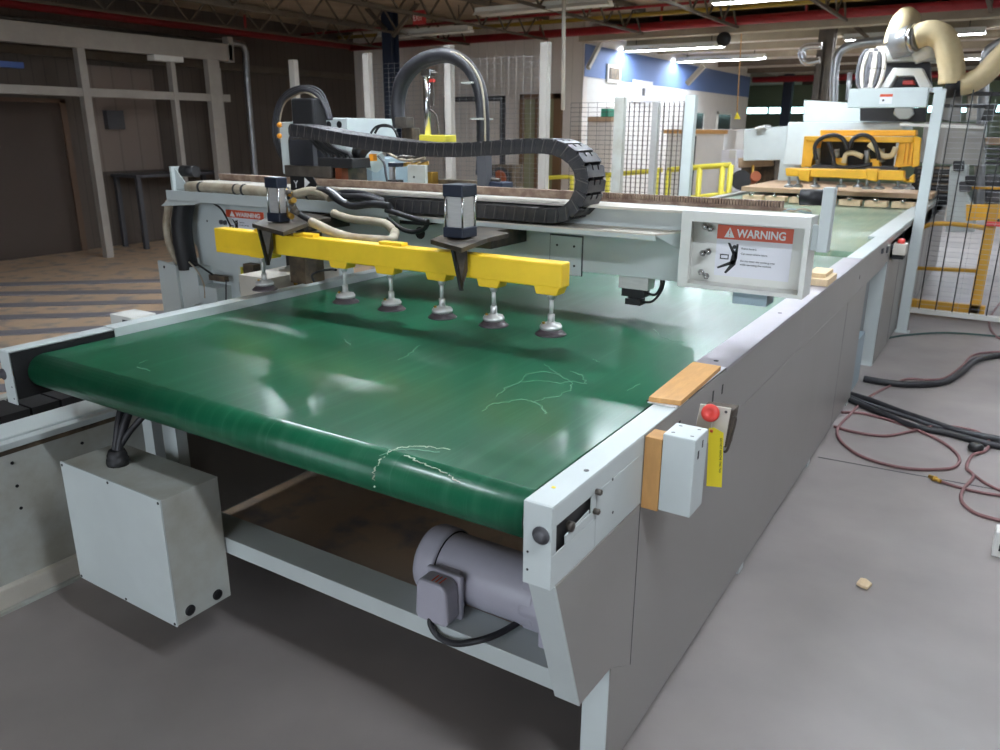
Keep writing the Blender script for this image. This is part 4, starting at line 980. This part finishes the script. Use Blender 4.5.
ppoly('top_rail', [(900,123),(984,126),(984,129),(900,126)], 8.5, .06, K['white'], fm, 0)
for k in range(8): ppoly('vent_slat', [(918,167+k*4),(950,167+k*4),(949,169+k*4),(917,169+k*4)], 8.55, .05, K['darkgrey'] if k%2 else K['dirty'], fm, 0)
ppoly('dark_opening', [(915,166),(952,166),(948,205),(908,203)], 8.62, .05, K['black'], fm, 0)
ppoly('leg_frame', [(950,166),(968,166),(966,195),(975,210),(975,232),(945,232)], 8.3, .3, K['enamel'], fm)
ppoly('inner_leg', [(918,90),(1000,92),(1000,96),(918,94)], 8.7, .1, K['darkgrey'], fm, 0)
ppoly('cable_tray', [(935,104),(998,104),(992,121),(980,122),(985,108),(935,107)], 8.2, .1, K['black'], fm, 0)
ppoly('panel', [(937,92),(962,92),(960,122),(936,120)], 8.9, .1, K['enamel_shade'], fm)
ppoly('pillar', [(967,92),(978,92),(976,120),(966,120)], 8.9, .1, K['cream'], fm)
# brown-black feeder with round blower left of the hood
bl_ = thing('feeder_unit', 'brown machine unit with a round black blower beside the grey hood', 'machine', (-2.2, 9.4, 0))
ppoly('casing', [(742,160),(775,160),(773,198),(738,200)], 10.2, .4, K['dirty'], bl_)
MB().cyl(PP(741,180,9.9),PP(741,180,9.6),.13,n=24).build('blower', K['black'], bl_)
ppoly('white_box', [(748,186),(757,186),(756,194),(747,194)], 9.4, .1, K['white'], bl_)
ppoly('bracket', [(738,158),(772,160),(772,166),(738,168)], 9.8, .1, K['boardside'], bl_)
MB().cyl(PP(752,183,9.7),PP(753,165,9.7),.02,n=8).build('rod', K['brass'], bl_)
MB().cyl(PP(752,180,9.75),PP(756,176,9.65),.07,n=16).build('motor', K['copper'], bl_)
# top equipment
te = thing('extraction_unit', 'white angular extraction unit on top of the far machine', 'machine', (-.6, 9, 1.9))
ppoly('funnel', [(876,46),(932,46),(935,60),(882,62),(878,55)], 8.7, .5, K['white'], te)
ppoly('side_arm', [(880,88),(893,68),(922,68),(932,88),(920,88),(914,76),(896,76),(889,88)], 8.6, .2, K['white'], te)
ppoly('back_plate', [(885,62),(930,62),(932,88),(884,88)], 8.9, .1, K['darkgrey'], te)
ppoly('red_block', [(903,80),(914,80),(915,85),(902,85)], 8.75, .1, K['red'], te)
MB().cyl(PP(904,40,8.6),PP(905,56,8.6),.18,.12,n=24).build('cone', K['galv'], te)
MB().cyl(PP(923,48,8.6),PP(926,60,8.6),.12,.1,n=20).build('collar', K['white'], te)
for k in range(4):
    c_ = PP(864+k*4.5,70,8.6); MB().tube([c_+V(.06*math.cos(a*PI/6),.05*math.sin(a*PI/6)*.5,.20*math.sin(a*PI/6)) for a in range(13)], .022, n=8, sub=3).build('hose_coil', K['cream'] if k%2 else K['darkgrey'], te)
ppoly('beam', [(862,88),(940,88),(940,92),(862,92)], 8.5, .4, K['galv'], te, 0)
du = thing('duct_hose', 'fat cream cloth duct snaking from the extraction unit to the right edge', 'duct', (-.3, 8.5, 2.2))
DY = 8.5
MB().tube([PP(912,22,DY+.3),PP(906,17,DY+.2),PP(900,24,DY),PP(895,38,DY),PP(894,43,DY)], .10, n=18, rib=.02).build('duct_bend', K['duct'], du)
MB().tube([PP(916,37,DY-.1),PP(930,33,DY-.1),PP(943,38,DY-.1),PP(949,54,DY-.1),PP(952,72,DY-.1),PP(951,84,DY-.1)], .12, n=18, rib=.02).build('duct_run', K['duct'], du)
MB().tube([PP(954,82,DY-.1),PP(966,84,DY-.1),PP(982,76,DY-.1),PP(997,61,DY-.1),PP(1012,46,DY-.1)], .105, n=18, rib=.02).build('duct_run', K['duct'], du)
MB().cyl(PP(894,41,DY),PP(919,36.5,DY-.1),.125,n=24).build('elbow_band', K['galv'], du)
MB().cyl(PP(912,38,DY-.08),PP(917,37,DY-.1),.142,n=24).build('clamp_band', K['chrome'], du)
MB().cyl(PP(946,87,DY-.1),PP(961,85,DY-.1),.11,n=20).build('clamp_band', K['black'], du)
# yellow suction frame
yf = thing('suction_frame', 'golden yellow suction frame with hoses above the far conveyor', 'lifting frame', (-.7, 7.9, 1.3))
YY = 7.7
ppoly('top_beam', [(820,130),(916,130),(916,136),(820,136)], YY, .2, K['yellow2'], yf)
ppoly('cross_beam', [(806,136),(914,137),(913,143),(806,141)], YY-.1, .12, K['yellow2'], yf)
ppoly('side_leg', [(804,136),(817,137),(811,167),(801,167)], YY-.05, .3, K['yellow2'], yf)
ppoly('side_leg', [(900,137),(916,137),(914,166),(894,168)], YY-.05, .35, K['yellow2'], yf)
for k in range(3): ppoly('rib', [(904+k*4,141),(906+k*4,141),(903+k*4,164),(901+k*4,164)], YY-.08, .03, K['yellow2'], yf, 0)
ppoly('side_plate', [(914,136),(921,138),(919,166),(912,168)], YY-.1, .05, K['yellow2'], yf)
ppoly('lower_beam', [(785,168),(904,171),(904,181),(786,176)], YY-.35, .14, K['yellow2'], yf)
for x in (797,865): ppoly('beam_block', [(x,169),(x+13,169.5),(x+12,182),(x+2,180)], YY-.38, .18, K['yellow2'], yf)
ppoly('end_hook', [(903,176),(907,181),(911,176),(914,174),(914,183),(903,182)], YY-.35, .1, K['yellow2'], yf)
ppoly('mid_block', [(833,158),(846,158),(846,168),(832,168)], YY, .1, K['yellow2'], yf)
ppoly('mid_block', [(870,159),(880,159),(880,168),(869,168)], YY, .1, K['yellow2'], yf)
ppoly('dark_backing', [(818,141),(896,142),(893,168),(812,167)], YY+.35, .02, K['black'], yf, 0)
ppoly('dark_tray', [(812,165),(898,167),(898,170),(812,168)], YY-.05, .25, K['darkgrey'], yf, 0)
for x in (789,798,815,841,858,867,879,898,909):
    d_ = random.uniform(-.3,.1); y_ = 183 if x<860 else 185
    MB().cyl(PP(x,177,YY-.3),PP(x,y_+1,YY-.3),.014,n=10).lathe(PP(x,y_+4,YY-.3),(0,0,1),[(0,0),(.05,0),(.05,.012),(.03,.03),(0,.035)],n=16).build('suction_cup', K['galv'], yf)
for px_ in ([(816,160),(815,146),(822,138),(834,135),(843,139),(848,150)], [(850,148),(853,139),(862,135),(871,138),(876,147),(879,160)], [(829,142),(833,155),(836,166),(855,167),(872,164)]):
    MB().tube([PP(x,y,YY-.15) for x,y in px_], .02, n=8).build('air_hose', K['cableblk'], yf)
MB().tube([PP(x,y,YY-.1) for x,y in [(869,144),(877,150),(884,156),(892,155),(896,147)]], .028, n=10).build('vacuum_hose', K['duct'], yf)
MB().tube([PP(x,y,YY-.1) for x,y in [(844,163),(846,155),(853,153),(863,157)]], .025, n=10).build('vacuum_hose', K['duct'], yf)
for x,y0,y1 in ((818,148,164),(837,149,158),(867,150,164),(882,149,162)): MB().cyl(PP(x,y0,YY-.02),PP(x,y1,YY-.02),.025,n=12).build('valve', K['galv'], yf)

# ------------------------------------------------------------ fences
def mesh_panel(name, x0, x1, Y, z0, z1, par, dx=.055, dz=.05, r=.0035, big=None, m='alu'):
    b = MB()
    x = x0
    while x <= x1+1e-6: b.box(x-r*.6,x+r*.6,Y-r*.6,Y+r*.6,z0,z1); x += dx
    z = z0
    while z <= z1+1e-6: b.box(x0,x1,Y-r,Y+r,z-r*.7,z+r*.7); z += dz
    o = b.build(name, K[m], par)
    return o
rf = thing('mesh_fence', 'wire mesh safety fence with a tall white post beside the far conveyor', 'fence', (.6, 6.9, 0))
MB().bar((.05,6.15,0),(.05,6.15,1.955),.078,.078).build('post', K['enamel'], rf)
MB().box(-.001,.11,6.1,6.2,0,.01).build('foot_plate', K['enamel'], rf)
mesh_panel('mesh', .08, 2.6, 6.95, .06, 1.9, rf, dx=.165, dz=.045, r=.0018, m='galv')
b_x = .10
while b_x < 2.6:
    MB().cyl((b_x,6.94,.03),(b_x,6.94,1.98),.005,n=8).build('upright_wire', K['black'], rf); b_x += .135
MB().box(.03,2.6,6.92,6.99,.02,.06).build('bottom_rail', K['white'], rf)
bar_ = thing('sign_beam', 'white box beam with a small sticker joined to the tall white post', 'beam', (-.3, 6.15, 1.9))
a_, b_ = PP(848,108,6.15), PP(929,90,6.15)
MB().box(a_.x,b_.x,6.10,6.22,PP(850,108,6.15).z,PP(850,89,6.15).z).build('box_beam', K['enamel'], bar_, bevel=.004)
a_, b_ = PP(879,104,6.098), PP(893,94,6.098)
st_ = MB().box(a_.x,b_.x,6.096,6.0995,a_.z,b_.z).build('sticker', K['paper'], bar_)
MB().box(a_.x,b_.x,6.094,6.0965,b_.z-.02,b_.z).build('red_band', K['orange'], st_); MB().box(a_.x+.02,a_.x+.035,6.094,6.0965,a_.z+.02,a_.z+.035).build('black_mark', K['ink'], st_)
MB().box(-.0,.0+.06,6.12,6.2,PP(850,94,6.15).z,PP(850,89,6.15).z).build('joint_plate', K['enamel'], bar_)
# yellow guard frames behind the mesh
yg = thing('guard_gate', 'mustard yellow guard gate behind the wire mesh at right', 'gate', (.5, 7.2, 0))
GYY = 7.15
MB().bar(PP(905,307,GYY),PP(984,315,GYY),.08,.17).build('bottom_beam', K['mustard'], yg)
MB().box(PP(985,250,GYY).x-.04,PP(985,250,GYY).x+.05,GYY-.04,GYY+.04,0,1.02).build('gate_post', K['mustard'], yg)
MB().tube([PP(914,238,GYY),PP(922,228,GYY),PP(934,224,GYY),PP(955,224,GYY),PP(986,228,GYY)],.022,n=10).build('top_rail', K['mustard'], yg)
MB().cyl(PP(915,268,GYY),PP(982,271,GYY),.018,n=10).build('middle_rail', K['mustard'], yg)
MB().box(PP(999,250,GYY).x-.04,2.4,GYY-.03,GYY+.03,.86,1.04).build('gate_beam', K['mustard'], yg)
MB().box(PP(968,250,GYY).x,2.4,GYY-.12,GYY-.02,0.0,.03).build('floor_plate', K['mustard'], yg)
c_ = PP(997,224,GYY-.05); MB().box(c_.x-.08,c_.x+.2,GYY-.08,GYY-.03,c_.z-.02,c_.z+.02).build('red_cap', K['red'], yg)
# right-hand equipment beyond the fence
rq = thing('control_rack', 'dark rack of valves and cable ducts beyond the mesh fence at the right edge', 'rack', (.6, 9, 0))
ppoly('rack_frame', [(985,175),(1010,176),(1010,225),(985,222)], 8.8, .3, K['darkgrey'], rq)
for k in range(4): ppoly('duct_strip', [(985,147+k*5),(1010,148+k*5),(1010,151+k*5),(985,150+k*5)], 8.6, .1, K['black'], rq, 0)
for x,y in ((958,165),(964,186),(970,180),(992,178),(996,196),(992,210)): ppoly('valve_block', [(x-5,y-4),(x+6,y-4),(x+6,y+6),(x-5,y+6)], 8.15, .1, K['black'] if x%4 else K['darkgrey'], rq)
ppoly('wood_ledge', [(985,137),(1010,138),(1010,146),(985,145)], 8.9, .2, K['boardside'], rq)
ppoly('yellow_rail', [(972,187),(1010,187),(1010,190),(972,189)], 8.4, .05, K['yellow2'], rq, 0)
ppoly('amber_base', [(966,205),(1000,205),(1000,219),(966,221)], 8.0, .1, K['yellow2'], rq, 0)
tag(MB().tube([PP(x,y,11) for x,y in ((834,128),(834,90),(836,62),(842,50),(856,44),(885,40))],.055,n=12).build('round_duct', K['galv']), 'grey metal duct curving over beside the brown column', 'duct')
tag(MB().tube([PP(x,y,9.6) for x,y in ((978,215),(983,100),(985,70),(988,52),(1000,43),(1015,40))],.055,n=12).build('round_duct', K['galv']), 'grey metal duct curving out of frame at the right edge', 'duct')
tag(MB().tube([PP(x,y,11.2) for x,y in ((820,60),(806,62),(802,54),(806,47),(822,46))],.05,n=10).build('shiny_duct', K['chrome']), 'small shiny curved duct left of the brown column', 'duct')
tag(MB().cyl(PP(848,100,9.9),PP(850,72,9.9),.03,n=8).build('thin_pipe', K['galv']), 'thin vertical pipe standing behind the coiled hoses', 'pipe')

# left / centre mesh fence with white posts
lf = thing('mesh_fence', 'tall wire mesh fence with white posts behind the gantry', 'fence', (-4, 6.2, 0))
FY = 6.2
for x, y in ((293,60),(367,53),(449,45),(546,42)):
    q = PP(x, y, FY); MB().box(q.x-.045,q.x+.045,FY-.04,FY+.04,0,q.z).build('post', K['framepost'], lf, bevel=.006)
mesh_panel('mesh', PP(370,60,FY).x, PP(546,60,FY).x, FY, .1, 2.36, lf, dx=.09, dz=.05, r=.0016, m='galv')
sf = thing('mesh_fence', 'shorter wire mesh fence with thick pale posts right of the cable chain', 'fence', (-2.4, 6.1, 0))
FY2 = 6.3
for x, y, m_, r_ in ((621,97,'enameld',.05),(692,95,'enamel',.05),(657,102,'alu',.03)):
    q = PP(x, y, FY2); MB().box(q.x-r_,q.x+r_,FY2-.04,FY2+.04,0,q.z).build('post', K[m_], sf, bevel=.006)
mesh_panel('mesh', PP(570,60,FY2).x, PP(692,60,FY2).x, FY2+.05, .1, 1.9, sf, dx=.10, dz=.045, r=.0025, m='steel')
for x in range(630, 690, 5):
    q = PP(x,100,FY2+.3); MB().cyl((q.x,FY2+.3,.1),(q.x,FY2+.3,1.9),.006,n=6).build('upright_wire', K['steel'], sf)
# lemon yellow guard rails
def rail(name, label, pts, Y, posts, r=.035, low=None):
    t = thing(name, label, 'guard rail', PP(pts[0][0],pts[0][1],Y)*1.0)
    t.location.z = 0
    MB().tube([PP(x,y,Y) for x,y in pts], r, n=10, sub=4).build('top_rail', K['railyel'], t)
    for x, y in posts:
        q = PP(x, y, Y); MB().cyl((q.x,Y,0),(q.x,Y,q.z),r,n=10).build('post', K['railyel'], t)
    if low: MB().tube([PP(x,y,Y) for x,y in low], r*.8, n=8, sub=1).build('lower_rail', K['railyel'], t)
rail('guard_rail', 'lemon yellow guard rail on the right in front of the white cupboard', [(668,170),(700,167),(731,165)], 8.8, ((669,170),(700,167),(723,166),(731,165)), low=[(669,200),(731,193)])
rail('guard_rail', 'lemon yellow guard rail seen through the shorter mesh fence', [(606,175),(640,172),(662,170)], 9.3, ((608,175),(657,170)), low=None)
rail('guard_rail', 'lemon yellow guard rail seen inside the cable chain loop', [(545,178),(560,177),(573,177)], 9.0, ((547,178),(572,177)), r=.03)
# cupboard and boxes near the office wall
cu_ = thing('cupboard', 'long white cupboard with a wooden edge beyond the yellow rail', 'cupboard', (-4.4, 11.8, 0))
a_, b_ = PP(668,129,11.5), PP(725,129,11.5)
MB().box(a_.x,b_.x,11.5,12.6,0,a_.z).build('body', K['wallwhite'], cu_, bevel=.01)
MB().box(a_.x-.05,b_.x+.05,11.44,11.5,a_.z-.07,a_.z-.01).build('edge_strip', K['wood'], cu_)
MB().box((a_.x+b_.x)/2,(a_.x+b_.x)/2+.02,11.49,11.505,.1,a_.z-.1).build('door_gap', K['darkgrey'], cu_)
cu_ = thing('cabinet', 'low pale pink-white cabinet right of the cupboard behind the rail', 'cabinet', (-3.6, 11.2, 0))
a_, b_ = PP(722,150,11.2), PP(737,150,11.2); MB().box(a_.x,b_.x,11.2,11.7,0,a_.z).build('body', K['paper'], cu_); MB().box(b_.x-.1,b_.x,11.15,11.2,a_.z-.12,a_.z).build('door', K['white'], cu_)
sh_ = thing('storage_locker', 'grey locker with a cardboard top against the white office wall', 'locker', (-4.6, 10.3, 0))
a_, b_ = PP(588,122,9.9), PP(612,122,9.9); MB().box(a_.x,b_.x,9.9,10.4,0,a_.z).build('body', K['corr_back'], sh_); MB().box(a_.x,b_.x,9.88,10.4,a_.z+.002,a_.z+.07).build('cardboard_top', K['boardside'], sh_)
bx = MB().box(PP(604,110,10.1).x,PP(611,110,10.1).x,10.0,10.25,a_.z+.073,a_.z+.19).build('teal_bin', K['teal']); tag(bx, 'small teal bin standing on the cardboard-topped locker', 'bin')
# shelf rack in the left centre behind the fence
wp = thing('wheel_unit', 'brown wheel and casing seen under the raised cable chain', 'machine', (-5, 8, 0))
ppoly('casing', [(488,165),(512,165),(512,262),(488,262)], 8.0, .3, K['dirty'], wp)
MB().cyl(PP(500,178,7.98),PP(500,178,7.9),.14,n=24).build('wheel', K['black'], wp); MB().lathe(PP(500,178,7.89),(0,-1,0),[(.08,0),(.10,.0),(.10,.02),(.08,.02)],n=24).build('wheel_rim', K['copper'], wp)
# hung things
tag(MB().cyl(PP(564,-10,7.0),PP(563,110,7.0),.022,n=10).build('hanging_pole', K['cream']), 'slim beige pole hanging from the roof beside the chain', 'pole')
hk = thing('pull_cord', 'yellow cord with a small hook hanging near the far windows', 'cord', PP(738,65,11.0))
MB().cyl(V(PP(738.5,64,11.0).x,11.0,3.1),PP(737,112,11.0),.008,n=6).build('cord', K['wood'], hk); MB().prism([PP(734,119,11.0),PP(740,119,11.0),PP(737,112,11.0)],(0,.03,0)).build('hook', K['tag'], hk)
sp2 = MB().lathe(PP(725,38,10.5)+V(0,0,-.02),(0,-1,0),[(0,0),(.07,0),(.10,.04),(.09,.09),(0,.09)],n=20).build('loudspeaker', K['black']); tag(sp2, 'round black loudspeaker on the beige beam', 'loudspeaker')
vt = thing('wall_vent', 'square vent grille with white frame on the blue wall band', 'vent', P(613,72,x=-5.35))
a_, b_ = P(606,82,x=-5.355), P(620,66,x=-5.355)
MB().box(-5.358,-5.33,a_.y,b_.y,a_.z,b_.z).build('frame', K['white'], vt)
MB().box(-5.328,-5.32,a_.y+.06,b_.y-.06,a_.z+.05,b_.z-.05).build('grille', K['dirty'], vt)
a_, b_ = P(632,96,x=-5.355), P(652,82,x=-5.355)
ns = thing('notice_board', 'small white notice plate on the office wall under the blue band', 'sign', a_)
MB().box(-5.358,-5.335,a_.y,b_.y,a_.z-.1,b_.z).build('plate', K['paper'], ns); MB().box(-5.334,-5.33,(a_.y+b_.y)/2-.05,(a_.y+b_.y)/2+.08,a_.z+.02,a_.z+.15).build('black_mark', K['darkgrey'], ns)
a_, b_ = P(585,105,x=-5.355), P(602,98,x=-5.355)
MB  # beams braces on the office wall
tag(MB().bar(P(601,42,x=-5.3),P(588,68,x=-5.3),.06).build('wall_brace', K['cream']), 'white diagonal brace at the left corner of the blue wall band', 'brace')
tag(MB().bar(PP(704,66,11.2),PP(687,84,11.2),.07).build('beam_brace', K['cream']), 'white diagonal brace below the second lit tube light', 'brace')

# ------------------------------------------------------------ floor cables right
def F(px, py, z=.012): return P(px, py, z=z)
def cab(name, label, px, r, m, cat='cable', scale=None):
    if scale: px = [(780+x*.3735, 320+y*.3735) for x, y in px]
    return tag(MB().tube([F(x,y,r+.001) for x,y in px], r, n=10, sub=8).build(name, m), label, cat)
cab('power_cable', 'thick black cable on the floor, upper of the two thick bundles', [(225,157),(270,165),(330,172),(400,172),(450,162),(490,135),(520,110),(560,98),(600,93)], .022, K['cableblk'], scale=1)
cab('power_cable', 'black cable leaving the panel end, upper edge of the lower bundle', [(185,198),(240,215),(320,245),(400,272),(480,298),(560,315),(620,325)], .020, K['cableblk'], scale=1)
cab('power_cable', 'black cable leaving the panel end, lower edge of the lower bundle', [(175,208),(230,232),(300,262),(370,288),(450,303),(530,325),(620,345)], .018, K['cableblk'], scale=1)
cab('power_cable', 'black cable lying between two others in the lower bundle', [(185,204),(240,226),(330,255),(420,286),(520,308),(620,334)], .012, K['darkgrey'], scale=1)
cab('air_hose', 'dusty rose air hose looping out and back over the black cables', [(620,86),(560,86),(515,95),(485,125),(440,155),(390,160),(340,158),(290,178),(232,210),(185,255),(155,290),(160,320),(200,355),(260,380),(340,397),(420,400),(470,392),(478,365),(440,330),(380,300),(300,270),(220,250),(165,247)], .008, K['cablepink'], 'hose', 1)
cab('air_hose', 'dusty rose air hose crossing itself and trailing to the socket box', [(145,285),(200,300),(280,310),(350,298),(420,283),(480,288),(530,300),(560,325),(550,350),(515,362),(500,395),(518,418),(490,455),(487,485),(520,515),(575,533),(620,542)], .008, K['cablepink'], 'hose', 1)
ah = thing('air_hose', 'short dusty rose hose with a brass coupling on the floor', 'hose', F(941,480))
MB().tube([F(780+x*.3735,320+y*.3735,.009) for x,y in ((430,432),(480,448),(540,462),(620,474))], .007, n=10).build('hose', K['cablepink'], ah)
a_ = F(780+400*.3735,320+418*.3735,.014); b_ = F(780+430*.3735,320+432*.3735,.014)
MB().cyl(a_,b_,.010,n=8).cyl(a_.lerp(b_,.3),a_.lerp(b_,.6),.014,n=6).build('coupling', K['brass'], ah)
cab('air_hose', 'dusty rose hose running from the black knot toward the right edge', [(500,398),(540,430),(580,452),(620,465)], .007, K['cablepink'], 'hose', 1)
a_ = F(780+525*.3735,320+338*.3735,.03); tag(MB().lathe(a_-V(0,0,.02),(0,0,1),[(0,-.005),(.03,-.005),(.04,.01),(.035,.03),(.015,.04),(0,.04)],n=10).build('cable_connector', K['black']), 'round black connector knot on the floor cables', 'connector')
cab('thin_cable', 'thin teal cable crossing the floor behind the second conveyor leg', [(290,48),(340,40),(430,34),(520,38),(620,48)], .008, K['cablegreen'], scale=1)
cab('thin_cable', 'thin dark cable curving in from the right edge near the yellow gate', [(600,-60),(570,-20),(560,10),(575,40),(610,60)], .009, K['cablepink'], scale=1)
jb = thing('socket_box', 'small white box on the floor cut off by the right edge', 'box', F(996,556,0))
a_ = F(991,556,0); MB().box(a_.x,a_.x+.12,a_.y,a_.y+.08,.001,.11).build('body', K['white'], jb, bevel=.004)
MB().box(a_.x+.02,a_.x+.06,a_.y-.003,a_.y,.03,.06).build('socket', K['ink'], jb)
ch = MB().prism([F(856,585,.003),F(860,580,.003),F(866,581,.003),F(872,586,.003),F(867,590,.003),F(861,588,.003)],(0,0,.012)).build('wood_chip', K['pine'], bevel=.003); tag(ch, 'small crumpled pale scrap on the bare floor', 'scrap')
struct(MB().bar(F(818,457,.0012),F(1010,492,.0012),.008,.0012).build('trim_50', K['darkgrey']))
